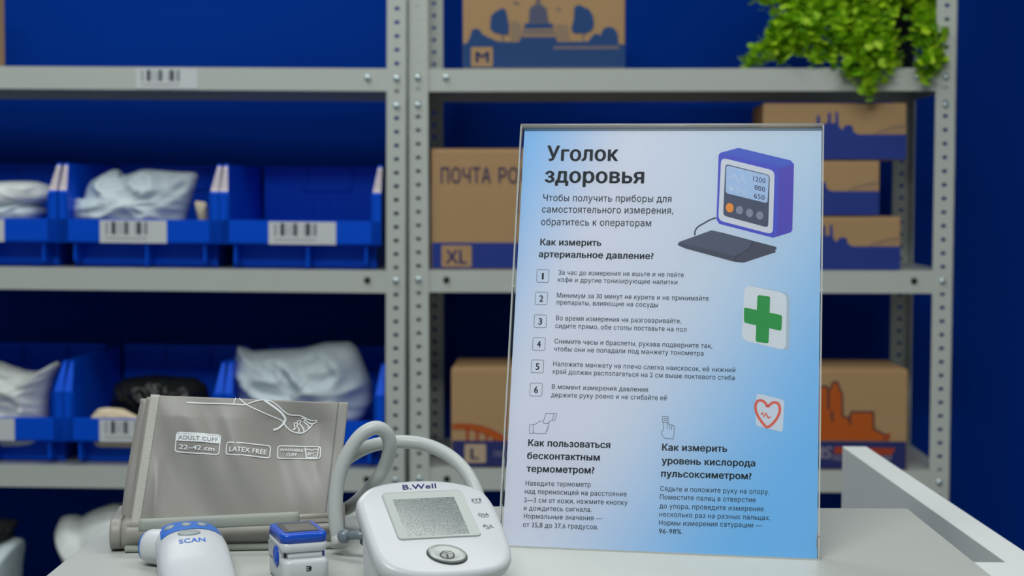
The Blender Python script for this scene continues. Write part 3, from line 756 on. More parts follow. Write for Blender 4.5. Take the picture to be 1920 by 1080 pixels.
# ------------------------------------------------------------------ blue picking bins
BW = 0.2992
_bin_meshes = {}


def make_bin(u_c, z, label, label_x, stickers, group):
    R = LEFT
    t = thing('storage_bin', label, 'bin', R.at(u_c, -0.004, z + 0.0008), R.rot, group)
    parts = {}
    if not _bin_meshes:
        h = BW / 2; th = 0.004; xi = h - 0.018
        side = [(0.0, 0.046), (0.0, 0.136), (0.034, 0.192), (0.355, 0.192), (0.355, 0.0), (0.055, 0.0), (0.055, 0.046)]
        def flare(z): return 0.0085 * max(0.0, z - 0.125) / 0.066
        mb = MB()
        for s in (-1, 1):
            mb.prism(side, lambda a, b, d: (s * (d + flare(b)), a, b), xi, xi + th)
            # folded rim: upright at the front, then sloping back, then level
            mb.prism([(0.0, 0.046), (0.0, 0.136), (0.004, 0.138), (0.004, 0.046)], lambda a, b, d: (s * d, a, b), xi, h)
            mb.prism([(0.0, 0.134), (0.034, 0.190), (0.036, 0.194), (0.0, 0.140)], lambda a, b, d: (s * (d + (flare(b) if d < h - 0.001 else -0.0015 * a / 0.034)), a, b), xi, h)
            mb.prism([(0.034, 0.189), (0.355, 0.189), (0.355, 0.193), (0.034, 0.193)], lambda a, b, d: (s * d, a, b), xi + 0.0085, h - 0.0015)
        mb.box((-h + 0.001, 0.0, 0.046), (h - 0.001, 0.005, 0.0905))                    # front lip
        mb.box((-xi, 0.0, 0.046), (xi, 0.059, 0.050))
        mb.box((-xi, 0.055, 0.0), (xi, 0.059, 0.050))                              # recessed foot front
        mb.box((-xi, 0.055, 0.0), (xi, 0.355, 0.004))
        mb.box((-xi, 0.351, 0.0), (xi, 0.355, 0.196))
        for x in (-h + 0.028, h - 0.028, 0.013):
            mb.box((x - 0.0025, 0.006, 0.004 if x == 0.013 else 0.012), (x + 0.0025, 0.055, 0.046))
        # label pocket on the inside of the back wall
        mb.box((-0.05, 0.345, 0.150), (-0.043, 0.351, 0.190)); mb.box((0.043, 0.345, 0.150), (0.05, 0.351, 0.190)); mb.box((-0.05, 0.345, 0.146), (0.05, 0.351, 0.153))
        for k in range(7):
            mb.box((-0.10 + k * 0.033, 0.349, 0.01), (-0.098 + k * 0.033, 0.351, 0.14))
        b = mb.build('body', M['bin'], t, bevel=0.0012)
        _bin_meshes['body'] = b
        mb = MB(); barcode(mb, lambda a, c, l: (a, -l, c), -0.0625, 0.0, 0.125, 0.042)
        l = mb.build('barcode_label', [M['paper'], M['ink'], M['haze']], t)
        _bin_meshes['label'] = l
    else:
        b = _bin_meshes['body'].copy(); b.parent = t; COL.objects.link(b)
        l = _bin_meshes['label'].copy(); l.parent = t; COL.objects.link(l)
    l.location = (label_x, -0.0002, 0.0465)
    if stickers:
        h = BW / 2; xi = h - 0.018
        for s in (-1, 1):
            mb = MB()
            def on_rim(a, b, lift): return (s * (xi + 0.0018 + 0.0080 * b + (0.0165 - 0.0095 * b) * a), 0.001 + 0.0345 * b - lift, 0.1405 + 0.0535 * b + lift)
            art_poly(mb, on_rim, [(0.04, 0.04), (0.96, 0.04), (0.96, 0.90), (0.04, 0.90)], 0.0008, 0)
            for q in (0.2, 0.48, 0.75): art_poly(mb, on_rim, [(q, 0.12), (q + 0.07, 0.12), (q + 0.07, 0.8), (q, 0.8)], 0.0012, 1)
            mb.build('edge_sticker', [M['pinkpaper'], M['violet']], t)
    return t


make_bin(0.2015, 1.0565, 'blue plastic bin of the upper row holding flat white mailers', -0.012, True, 'blue bins of the upper row')
make_bin(0.5035, 1.0565, 'blue plastic bin of the upper row holding the crumpled grey-blue mailer', -0.010, True, 'blue bins of the upper row')
make_bin(0.8040, 1.0565, 'empty blue plastic bin of the upper row beside the steel posts', 0.004, True, 'blue bins of the upper row')
make_bin(0.2090, 0.6845, 'blue plastic bin of the lower row holding a folded white mailer', -0.004, False, 'blue bins of the lower row')
make_bin(0.5100, 0.6845, 'blue plastic bin of the lower row holding the black wrapped parcel', -0.020, False, 'blue bins of the lower row')
make_bin(0.8110, 0.6845, 'blue plastic bin of the lower row holding the large white crumpled bag', 0.0, False, 'blue bins of the lower row')


# ------------------------------------------------------------------ soft parcels
def soft_parcel(name, label, cat, loc, outline, thick, seed, m, crease=0.006, freq=16.0, flat=2.2, corner=0.35, group=None, rot=0.0, parts=None):
    n = 140
    P = [Vector(p) for p in outline]
    # gentle rounding of the corners, then even resampling
    Q = []
    for i in range(len(P)):
        a, p, b = P[i - 1], P[i], P[(i + 1) % len(P)]
        for tt in (0.0, 0.5, 1.0):
            s = p + (a - p) * corner * 0.5, p + (b - p) * corner * 0.5
            Q.append(s[0] * (1 - tt) ** 2 + p * 2 * tt * (1 - tt) + s[1] * tt ** 2)
    seg = [(Q[(i + 1) % len(Q)] - Q[i]).length for i in range(len(Q))]
    tot = sum(seg); out = []; i = 0; acc = 0.0
    for k in range(n):
        d = tot * k / n
        while acc + seg[i] < d: acc += seg[i]; i += 1
        out.append(Q[i].lerp(Q[(i + 1) % len(Q)], (d - acc) / max(seg[i], 1e-9)))
    c = sum(out, Vector((0, 0))) / n
    rings = 16; verts = []; faces = []
    off = Vector((seed * 3.7, seed * 1.9, seed * 5.3))
    def pt(s, k, side):
        q = c + (out[k] - c) * s
        t = thick * 0.5 * max(0.0, 1 - s ** flat) ** 0.5
        p3 = Vector((q.x * freq * 0.8 + q.y * freq * 0.5, q.y * freq * 1.2 - q.x * freq * 0.3, side * 2.0)) + off
        r = (1.0 - min(1.0, abs(noise.noise(p3)) * 3.0)) ** 1.5 * 1.6
        r2 = (1.0 - min(1.0, abs(noise.noise(p3 * 2.3 + Vector((5, 1, 2)))) * 3.0)) * 1.2
        fold = noise.noise(Vector((q.x * 5 + q.y * 9, q.y * 4 - q.x * 3, seed)))
        w = min(1.0, (1 - s) * 5 + 0.15)
        y = side * (t + (r * crease + r2 * crease * 0.45 + fold * crease * 2.6) * w)
        return (q.x, y, max(q.y, 0.0))
    for side in (-1, 1):
        base = len(verts)
        verts.append(pt(0.0, 0, side))
        for j in range(1, rings + 1):
            s = (j / rings) ** 0.85
            for k in range(n): verts.append(pt(s, k, side) if j < rings else (out[k].x, (noise.noise(Vector((out[k].x * 20, out[k].y * 20, seed))) * 0.008), max(out[k].y, 0)))
        for k in range(n):
            faces.append((base, base + 1 + k, base + 1 + (k + 1) % n))
            for j in range(rings - 1):
                a = base + 1 + j * n + k; b = base + 1 + j * n + (k + 1) % n
                faces.append((a, a + n, b + n, b))
    mb = MB(); mb.add(verts, faces, 0, True)
    o = mb.build(name, m)
    bm = bmesh.new(); bm.from_mesh(o.data); bmesh.ops.remove_doubles(bm, verts=bm.verts, dist=1e-6); bmesh.ops.recalc_face_normals(bm, faces=bm.faces); bm.to_mesh(o.data); bm.free()
    o.location = loc; o.rotation_euler = (0, 0, rot)
    tag(o, label, cat, group)
    return o


def bag(key, name, label, cat, thick, m, **kw):
    loc, outline = BAGS[key]
    return soft_parcel(name, label, cat, loc, outline, thick, len(key) + ord(key[0]) * 0.1, m, **kw)


bag('mailer', 'mailing_bag', 'crumpled grey-blue poly mailer sticking out of an upper bin', 'mailing bag', 0.11, M['poly'], crease=0.009)
bag('upper', 'mailing_bag', 'white poly mailer lying on top of another in the upper bin', 'mailing bag', 0.11, M['polywhite'], flat=3)
bag('lower', 'mailing_bag', 'pale blue-grey poly mailer under the white one in the upper bin', 'mailing bag', 0.12, M['poly'], flat=3)
bag('card', 'card_roll', 'small beige card standing beside the grey-blue mailer', 'card', 0.03, M['beige'], crease=0.0005)
bag('dbag', 'mailing_bag', 'white poly mailer with a pointed corner in the lower bin behind the cuff', 'mailing bag', 0.12, M['polywhite'], crease=0.009)
bag('black', 'wrapped_parcel', 'glossy black film-wrapped parcel in a lower bin above the cuff', 'parcel', 0.13, M['blackfilm'], crease=0.009, freq=26)
bag('envelope', 'envelope', 'cream and yellow padded envelope in front of the black parcel', 'envelope', 0.03, M['envelope'], crease=0.003)
bag('fbag', 'mailing_bag', 'large bulging white crumpled bag rising above the cuff', 'mailing bag', 0.17, M['poly'], crease=0.012, freq=13)
bag('floorbag', 'mailing_bag', 'white bag on the lowest shelf beside the counter edge', 'mailing bag', 0.22, M['polywhite'], crease=0.008, freq=10)
bag('pkg', 'mailing_bag', 'pale grey package at the lower left corner on the lowest shelf', 'mailing bag', 0.18, M['poly'], flat=4, crease=0.004)
bag('dark', 'wrapped_parcel', 'small dark film-wrapped parcel on the pale grey package', 'parcel', 0.12, M['blackfilm'], crease=0.008, freq=26)


# ------------------------------------------------------------------ hanging plant
def leaf_material():
    m = mat('fresh_green_leaf', rgb(130, 190, 16), 0.5)
    nt = m.node_tree; b = nt.nodes['Principled BSDF']
    g = nt.nodes.new('ShaderNodeNewGeometry'); cr = nt.nodes.new('ShaderNodeValToRGB')
    cr.color_ramp.elements[0].color = rgb(100, 168, 10); cr.color_ramp.elements[1].color = rgb(196, 236, 40)
    nt.links.new(g.outputs['Random Per Island'], cr.inputs['Fac']); nt.links.new(cr.outputs['Color'], b.inputs['Base Color'])
    b.inputs['Subsurface Weight'].default_value = 0.0
    return m


M['leaf'] = leaf_material()
M['stem'] = mat('green_stem', rgb(70, 110, 30), 0.6)


def make_plant():
    rnd = random.Random(7)
    t = thing('potted_plant', 'bushy bright green plant trailing over the top shelf from a dark pot', 'plant', RIGHT.at(0.865, 0.165, 1.4256), RIGHT.rot)
    mb = MB(); mb.lathe([(0.045, 0), (0.055, 0.002), (0.072, 0.13), (0.074, 0.132), (0.074, 0.145), (0.069, 0.145), (0.066, 0.128)], (0.034, 0, 0), 36)
    mb.build('pot', M['pot'], t)
    MB().lathe([(0.064, 0.120), (0.064, 0.127)], (0.034, 0, 0), 30).build('soil', M['soil'], t)
    fo = MB(); st = MB()

    def leaf(p, size):
        yaw = rnd.uniform(0, 2 * math.pi); tilt = rnd.uniform(-0.9, 0.9); roll = rnd.uniform(-0.6, 0.6)
        R = Matrix.Rotation(yaw, 3, 'Z') @ Matrix.Rotation(tilt + 0.5, 3, 'X') @ Matrix.Rotation(roll, 3, 'Y')
        pts = [(0, 0, 0), (0.32, .18, .03), (.52, .42, .0), (.36, .52, .03), (.40, .82, -.02), (.16, .78, .04), (0, 1.05, -.06), (-.16, .78, .04), (-.40, .82, -.02), (-.36, .52, .03), (-.52, .42, 0), (-.32, .18, .03)]
        ctr = (0, .45, .07)
        v = [p + R @ Vector(ctr) * size] + [p + R @ Vector(q) * size for q in pts]
        n = len(pts)
        fo.add(v, [(0, 1 + i, 1 + (i + 1) % n) for i in range(n)], 0, True)

    def clump(p, n, spread, s0=0.014, s1=0.024):
        for _ in range(n):
            leaf(p + Vector((rnd.gauss(0, spread), rnd.gauss(0, spread), rnd.gauss(0, spread))), rnd.uniform(s0, s1))

    # local frame of the plant: x along the shelf, y into the depth, z above the shelf
    # front dome
    for _ in range(620):
        a = rnd.uniform(0, 2 * math.pi); e = rnd.uniform(-0.35, 1.0)
        d = Vector((math.cos(a) * math.cos(e), math.sin(a) * math.cos(e), math.sin(e)))
        p = Vector((-0.050, -0.02, 0.175)) + Vector((d.x * 0.150, d.y * 0.115, d.z * 0.15)) * rnd.uniform(0.72, 1.0)
        if p.z < 0.012 or (p.y < 0.03 and 0.012 < p.x < 0.08 and p.z < 0.15) or p.x > 0.088 or p.y > 0.17: continue
        clump(p, 5, 0.011)
    # trailing strands: start, end on or over the shelf edge
    strands = []
    for x0, x1, z1, y1 in ((-0.12, -0.115, 0.01, -0.155), (-0.10, -0.155, 0.03, -0.14), (-0.06, -0.09, 0.008, -0.165), (-0.07, -0.055, -0.008, -0.178), (-0.05, -0.028, -0.045, -0.186), (-0.04, -0.020, -0.035, -0.184), (-0.02, 0.002, 0.0, -0.178),
                           (0.0, 0.014, 0.0, -0.178), (0.075, 0.080, -0.010, -0.178), (0.08, 0.098, -0.012, -0.178), (0.08, 0.110, 0.018, -0.15), (0.08, 0.118, 0.025, -0.12), (-0.13, -0.185, 0.012, -0.14), (-0.14, -0.215, 0.006, -0.145), (-0.12, -0.24, 0.005, -0.13),
                           (-0.1, -0.135, 0.05, -0.15), (-0.03, -0.045, 0.03, -0.165), (-0.09, -0.075, 0.06, -0.16), (0.02, -0.01, 0.03, -0.165)):
        strands.append(catmull([(x0 * 0.5, -0.03, 0.15), (x0, -0.085, 0.135), ((x0 + x1) / 2, (y1 - 0.09) / 2 - 0.02, 0.07 + z1 * 0.3), (x1, y1, max(z1, 0.012) if y1 > -0.17 else z1)], 12))
    for s in strands:
        st.tube(s, 0.0012, 5)
        for i, p in enumerate(s):
            if i > 6: clump(p, 7, 0.0085)
    # right hand sprays
    for _ in range(70):
        k = rnd.random()
        clump(Vector((0.072 + k * 0.045 + rnd.gauss(0, .006), -0.07 - 0.05 * rnd.random(), 0.150 - k * 0.125)), 4, 0.008)
    fo.build('foliage', M['leaf'], t)
    st.build('stems', M['stem'], t)


make_plant()


# ------------------------------------------------------------------ white counter
counter = thing('counter', 'white laminate counter carrying the sign and the medical devices', 'counter', (0.0, 0.7, 0.0))
def rel(lo, hi): return (lo[0], lo[1] - 0.7, lo[2]), (hi[0], hi[1] - 0.7, hi[2])
MB().box(*rel((-0.289, 0.22, TABLE_Z - 0.0295), (0.303, 1.2095, TABLE_Z))).build('worktop', M['table'], counter, bevel=0.001)
MB().prism([(0.3545, 1.00), (0.3805, 1.00), (0.3975, 0.1), (0.3715, 0.1)], lambda a, b, d: (a, b, d), 0.0, 0.930).build('side_panel', M['panel'], counter, bevel=0.0008)
MB().box(*rel((0.10, 0.98, 0.83), (0.366, 1.161, 0.9305))).build('cross_rail', M['panel'], counter, bevel=0.0008)
MB().box(*rel((-0.24, 0.30, 0.0), (0.25, 1.12, 0.9305))).build('base_cabinet', M['table'], counter, bevel=0.001)

# ------------------------------------------------------------------ acrylic sign holder and poster
SIGN_LOC = Vector((-0.0089, 1.0702, TABLE_Z + 0.0004)); SIGN_YAW, SIGN_TILT = -0.1719, 0.2846
SIGN_W, SIGN_H = 0.214, 0.3007
holder = thing('sign_holder', 'clear acrylic slanted sign holder standing on the white counter', 'sign holder', SIGN_LOC, (-SIGN_TILT, 0, SIGN_YAW))
MB().box((0.0012, 0.0028, 0.0), (SIGN_W - 0.0012, 0.0044, SIGN_H - 0.0022)).build('back_sheet', M['acrylic'], holder)
MB().box((0.0012, 0.0002, 0.0), (SIGN_W - 0.0012, 0.0018, SIGN_H - 0.0042)).build('front_sheet', M['acrylic'], holder)
mb = MB()
mb.box((0.0, 0.0, 0.0), (0.0011, 0.0046, SIGN_H - 0.002)); mb.box((SIGN_W - 0.0011, 0.0, 0.0), (SIGN_W, 0.0046, SIGN_H - 0.002))
mb.box((0.0, 0.0, -0.0004), (SIGN_W, 0.0018, 0.0007))
mb.box((-0.0002, -0.0002, 0.1805), (0.0024, 0.0, 0.1812)); mb.box((SIGN_W - 0.0024, -0.0002, 0.1805), (SIGN_W + 0.0002, 0.0, 0.1812))
mb.build('cut_edges', M['acrylic_edge'], holder)
mb = MB()
mb.tube([(0, 0.0023, SIGN_H - 0.0020), (SIGN_W, 0.0023, SIGN_H - 0.0020)], 0.0021, 12)
mb.build('top_fold', M['acrylic_fold'], holder)
# the foot runs level on the counter behind the sheet
ct, s_t = math.cos(SIGN_TILT), math.sin(SIGN_TILT)
def level(x, y, z):  # counter-level coordinates to the tilted frame
    return (x, y * ct - z * s_t, y * s_t + z * ct)
mb = MB()
mb.prism([(0.0, 0.0), (SIGN_W, 0.0), (SIGN_W, 0.10), (0.0, 0.10)], lambda a, b, d: level(a, b + 0.005, d), 0.0, 0.002)
mb.build('foot', M['acrylic'], holder)
MB().prism([(SIGN_W - 0.002, 0.004), (SIGN_W, 0.004), (SIGN_W, 0.012), (SIGN_W - 0.002, 0.012)], lambda a, b, d: level(a, b, d), 0.001, 0.0155).build('foot_rib', M['acrylic_fold'], holder)

poster = thing('poster', 'blue and white printed health corner poster inside the acrylic holder', 'poster', SIGN_LOC, (-SIGN_TILT, 0, SIGN_YAW))
PX0, PX1, PZ1 = 0.0028, 0.2124, 0.2964
MB().box((PX0, 0.0021, 0.0007), (PX1, 0.0025, PZ1)).build('sheet', M['poster'], poster)
def on_poster(a, b, lift): return (a / 1000.0, 0.0021 - lift, b / 1000.0)
mbs = {'text': MB(), 'number': MB()}
heads = [MB() for _ in range(4)]
for s, p0, p1, cap, bold, col in POSTER_TEXT:
    big = bold and cap > 7
    q0 = Vector(p0); q1 = Vector(p1)
    which = 0 if big else (3 if p0[0] > 90 else (1 if p0[1] > 170 else 2))
    art_text(heads[which] if bold else mbs['text'], on_poster, s, q0, q1, (0, cap), 0.00008, 1.9 if bold else 0.35, 0 if (bold or cap > 4) else 1, 3 if big else 2)
for i, (x, y, w, h) in enumerate(POSTER_BOX):
    ol = rrect(w, h, 0.9, 3, x + w / 2, y + h / 2)
    art_stroke(mbs['text'], on_poster, ol, 0.28, 0.00008, 1, True)
    d = str(i + 1); gw = 1.35 if d == '1' else 2.7
    art_text(mbs['number'], on_poster, d, (x + w / 2 - gw / 2, y + h * 0.24), (x + w / 2 + gw / 2, y + h * 0.24), (0, h * 0.53), 0.00008, 1.4)
for k, hm in enumerate(heads): hm.build('title_lettering' if k == 0 else 'heading_lettering', [M['ink']], poster)
mbs['number'].build('number_lettering', [M['ink']], poster)
mbs['text'].build('body_lettering', [M['ink'], M['ink2']], poster)

mb = MB()
keys = ['case', 'case_top', 'case_side', 'bezel', 'panel', 'screen', 'porange', 'knob', 'digit', 'pale', 'pcuff', 'pcuff_top', 'ink']
mi = {k: i for i, k in enumerate(keys)}
A = ART
art_stroke(mb, on_poster, catmull([(*p, 0) for p in A['hose']], 6), 1.1, 0.00005, mi['pcuff'])
art_poly(mb, on_poster, A['case'], 0.00006, mi['case'])
art_poly(mb, on_poster, A['case_top'], 0.00009, mi['case_top'])
art_poly(mb, on_poster, A['case_side'], 0.00009, mi['case_side'])
art_poly(mb, on_poster, rquad(A['bezel'], 4.0), 0.00012, mi['bezel'])
art_poly(mb, on_poster, rquad(A['panel'], 2.6), 0.00015, mi['panel'])
art_poly(mb, on_poster, rquad(A['screen'], 2.0), 0.00018, mi['screen'])
def art_disc(mb, c, e1, e2, lift, m, n=24):
    c = Vector(c); a = Vector(e1) - c; b = Vector(e2) - c
    art_poly(mb, on_poster, [tuple(c + a * math.cos(2 * math.pi * k / n) + b * math.sin(2 * math.pi * k / n)) for k in range(n)], lift, m)
art_disc(mb, *A['orange'], 0.00018, mi['porange'])
for k in A['knobs']: art_disc(mb, *k, 0.00018, mi['knob'])
for s, (a, b, c) in A['digits']: art_text(mb, on_poster, s, a, b, Vector(c) - Vector(a), 0.00021, 0.6, mi['digit'])
art_stroke(mb, on_poster, A['ecg'], 0.75, 0.00021, mi['pale'])
for k, (hx, hy) in enumerate(A['hearts']):
    ol = [(hx + 1.55 * q[0], hy + 1.45 * q[1] - 0.3 * q[0]) for q in [(0, .5), (.3, .95), (.75, .95), (1, .5), (.8, -.1), (0, -1), (-.8, -.1), (-1, .5), (-.75, .95), (-.3, .95)]]
    if k == 0: art_poly(mb, on_poster, ol, 0.00021, mi['pale'])
    else: art_stroke(mb, on_poster, ol, 0.4, 0.00021, mi['pale'], True)
art_poly(mb, on_poster, A['cuff'], 0.00006, mi['pcuff'])
art_poly(mb, on_poster, A['cuff_top'], 0.00009, mi['pcuff_top'])
art_stroke(mb, on_poster, A['cuff_line'], 0.45, 0.00012, mi['ink'])
mb.build('tonometer_picture', [M['ink'] if k == 'ink' else M['p_' + k] for k in keys], poster)
mb = MB()
art_poly(mb, on_poster, rquad(A['card_side'], 5), 0.00005, 1); art_poly(mb, on_poster, rquad(A['card'], 5), 0.00008, 0)
art_poly(mb, on_poster, rquad(A['crossv'], 1.6), 0.00012, 2); art_poly(mb, on_poster, rquad(A['crossh'], 1.6), 0.00014, 2)
mb.build('green_cross', [M['p_card'], M['p_card_side'], M['p_green']], poster)
mb = MB()
art_poly(mb, on_poster, rquad(A['hcard'], 2.4), 0.00006, 0)
art_stroke(mb, on_poster, [p.to_2d() for p in catmull([(*p, 0) for p in A['heart']], 5)], 1.75, 0.0001, 1)
art_stroke(mb, on_poster, A['hecg'], 0.95, 0.00012, 1)
mb.build('red_heart', [M['p_hcard'], M['p_red']], poster)
mb = MB()
for l in A['gun']: art_stroke(mb, on_poster, l, 0.36, 0.00006, 0)
mb.build('thermometer_icon', [M['p_gline']], poster)
mb = MB()
for l in A['finger']: art_stroke(mb, on_poster, l, 0.36, 0.00006, 0)
mb.build('finger_icon', [M['p_gline']], poster)

# ------------------------------------------------------------------ blood pressure monitor
MX, MY, MZ, MYAW, MTILT, MROLL = MON['pose'][:6]
MR = Matrix.Rotation(MYAW, 3, 'Z') @ Matrix.Rotation(MTILT, 3, 'X') @ Matrix.Rotation(MROLL, 3, 'Y')
MBASE = Vector((MX, MY, TABLE_Z + 0.0004))
monitor = thing('blood_pressure_monitor', 'white rounded blood pressure monitor with grey screen and round silver button', 'blood pressure monitor', MBASE)
def face(a, b, lift=0.0): return Vector((MX, MY, MZ)) + MR @ Vector((a / 1000, b / 1000, lift)) - MBASE
oc = catmull([(0, 33.4, 0), (11, 32.8, 0), (22.5, 30.8, 0), (34, 26.6, 0), (41.5, 20.5, 0), (44.6, 9, 0), (44.8, -6, 0), (44.0, -22, 0), (42.6, -34, 0), (38.5, -43.5, 0), (29, -49.8, 0), (15, -52.4, 0), (0, -53, 0),
              (-15, -52.4, 0), (-29.5, -49.8, 0), (-40, -44.2, 0), (-44.6, -35, 0), (-45.4, -22, 0), (-45, -6, 0), (-44.4, 9, 0), (-42.6, 18.5, 0), (-33.5, 27.6, 0), (-22, 31.6, 0), (-11, 33.0, 0)], 5, True)
oc = [(p.x, p.y) for p in oc]
def ring(s, lift, ax=0.0): return [face(a - math.copysign(min(abs(a), ax), a) if ax else a * s, (b + 10) * s - 10, lift) for a, b in oc]
mb = MB()
mb.loft([ring(0.30, 0.0000), ring(0.90, -0.0002), ring(0.955, -0.0006), ring(0.985, -0.0016), ring(1.0, -0.0036), ring(0.995, -0.0085), ring(0.97, -0.0105), ring(0.90, -0.0108)], True)
mb.build('front_shell', M['white'], monitor)
def foot_ring(s, z=None, lift=-0.0105):
    out = []
    for a, b in oc:
        p = face(a * s, (b + 10) * s - 10, lift)
        if z is not None: p = Vector((p.x, p.y, z))
        out.append(p)
    return out
mb = MB(); mb.loft([foot_ring(0.90, None, -0.0106), foot_ring(0.885, 0.003), foot_ring(0.87, 0.0)], True)
mb.build('base', M['white2'], monitor)
fo = rquad([(-27.4, 20.9), (26.6, 20.9), (26.6, -21.6), (-27.9, -21.2)], 3.2, 5); n4 = len(fo)
li = rquad([(-21.4, 14.7), (19.6, 14.7), (19.3, -19.0), (-21.5, -19.0)], 0.4, 5)
mb = MB()
mb.add([face(a, b, 0.0) for a, b in fo] + [face(a * .985, b * .985, 0.0009) for a, b in fo] + [face(a * .965, b * .962, 0.0007) for a, b in fo] + [face(a, b, 0.0003) for a, b in li] + [face(a, b, -0.0003) for a, b in li],
       [(r * n4 + i, r * n4 + (i + 1) % n4, (r + 1) * n4 + (i + 1) % n4, (r + 1) * n4 + i) for r in range(4) for i in range(n4)])
bezel = mb.build('screen_bezel', M['silver'], monitor)
mb = MB(); mb.add([face(a, b, 0.00022) for a, b in li], [list(range(len(li)))]); mb.build('screen', M['lcd'], monitor)
bc = (-1.1, -35.9)
def bell(rx, ry, lift, n=40): return [face(bc[0] + rx * math.cos(2 * math.pi * k / n) - 0.8 * ry / 8 * math.sin(2 * math.pi * k / n), bc[1] + ry * math.sin(2 * math.pi * k / n) - 1.2 * rx / 12 * math.cos(2 * math.pi * k / n), lift) for k in range(n)]
mb = MB(); mb.loft([bell(12.5, 8.4, 0.0), bell(12.4, 8.3, 0.0006), bell(12.1, 8.0, 0.0006)], True); mb.build('button_surround', M['darkplastic'], monitor)
mb = MB(); mb.loft([bell(12.0, 7.9, 0.0004), bell(11.9, 7.8, 0.0014), bell(10.8, 7.0, 0.0019), bell(8, 5.2, 0.0017), bell(4, 2.6, 0.0014), bell(1, .6, 0.0013)], True)
button = mb.build('start_button', M['button'], monitor)
mb = MB()
ic = MON['icon'][0]
art_stroke(mb, face, [(ic[0] + 4.3 * math.cos(2 * math.pi * k / 36), ic[1] + 3.1 * math.sin(2 * math.pi * k / 36)) for k in range(36)], 0.62, 0.0022, 0, True)
art_poly(mb, face, [(ic[0] - 0.55, ic[1] - 1.9), (ic[0] + 0.45, ic[1] - 1.9), (ic[0] + 0.45, ic[1] + 0.5), (ic[0] - 0.55, ic[1] + 0.5)], 0.0022)
art_poly(mb, face, [(ic[0] - 0.75, ic[1] + 1.0), (ic[0] + 0.2, ic[1] + 1.0), (ic[0] + 0.2, ic[1] + 1.8), (ic[0] - 0.75, ic[1] + 1.8)], 0.0022)
mb.build('power_symbol', [M['black']], button)
mb = MB()
b0, b1, b2 = [Vector(p) for p in MON['bwell']]
art_text(mb, face, 'B.Well', b0, b1, (b2 - b0) * 0.98, 0.0001, 1.0)
mb.build('brand_lettering', [M['brand']], monitor)
mb = MB()
for k, s in (('sys', 'SYS'), ('dia', 'DIA'), ('pul', 'PUL')):
    a, b, c = [Vector(p) for p in MON[k]]
    art_text(mb, face, s, a, b, c - a, 0.0001, 0.7)
    art_stroke(mb, face, [a + Vector((1, -1.1)), a + Vector((6.2 if k != 'pul' else 4.0, -1.1))], 0.4, 0.0001)
mb.build('reading_marks', [M['marking']], monitor)
mb = MB(); mb.box((-0.002, -0.006, -0.006), (0.002, 0.006, 0.006))
port = mb.build('hose_socket', M['darkplastic'], monitor, bevel=0.001)
port.location = Vector((-0.0945, 1.026, 0.9765)) - MBASE; port.rotation_euler = (0, 0, MYAW)

# ------------------------------------------------------------------ air hose
hose0 = Vector(HOSE[0])
air_hose = thing('air_hose', 'looped grey rubber air hose between the cuff and the monitor', 'hose', hose0)
MB().tube([p - hose0 for p in catmull(HOSE, 8)], 0.00475, 18).build('tube', M['hose'], air_hose)
p0, p1, p2 = [Vector(p) for p in MON['port']]
mb = MB(); mb.lathe([(0.0, -0.0048), (0.0026, -0.0042), (0.0043, -0.002), (0.0048, 0), (0.0043, 0.002), (0.0026, 0.0042), (0.0, 0.0048)], Vector((-0.1088, 1.034, 0.9750)) - hose0, 20)
mb.tube([Vector((-0.1088, 1.034, 0.9750)) - hose0, Vector((-0.1000, 1.0295, 0.9768)) - hose0, Vector((-0.0940, 1.026, 0.9768)) - hose0], 0.0030, 14)
mb.build('elbow_connector', M['connector'], air_hose)
mb = MB(); mb.tube([Vector((-0.1125, 1.042, 0.9665)) - hose0, Vector((-0.1133, 1.0455, 0.9725)) - hose0], 0.0058, 18)
mb.build('hose_collar', M['clearring'], air_hose)

# ------------------------------------------------------------------ arm cuff
CB = Vector((-0.188, 1.06, TABLE_Z + 0.0004))
cuff = thing('arm_cuff', 'folded grey fabric blood pressure cuff standing behind the thermometer', 'blood pressure cuff', CB)
FTL, FTR, FBL, FBR = [Vector(p) for p in ((-.2441, 1.08, 1.0611), (-.1127, 1.095, 1.0546), (-.2511, 1.05, .9798), (-.1183, 1.065, .9824))]
FN = (FTR - FBL).cross(FTL - FBR).normalized()
if FN.y > 0: FN = -FN
def wr(u, v):
    w = noise.noise(Vector((u * 3.4 + v * 0.9, v * 1.1, 3.1))) * 0.0105 + noise.noise(Vector((u * 8 + v * 2.2, v * 1.6, 8.4))) * 0.0034
    w += 0.0016 * math.exp(-((u - 0.055 - 0.05 * (1 - v)) / 0.018) ** 2) * (0.4 + 0.6 * math.sin(v * 7))
    edge = min(1, 8 * u, 8 * (1 - u)) * min(1, 5 * (1.0 - v) + 0.15)
    return w * max(edge, 0.0)
def flap(u, v, lift=0.0):
    p = (FBL * (1 - u) + FBR * u) * (1 - v) + (FTL * (1 - u) + FTR * u) * v
    return p + FN * (wr(u, v) + lift) - CB
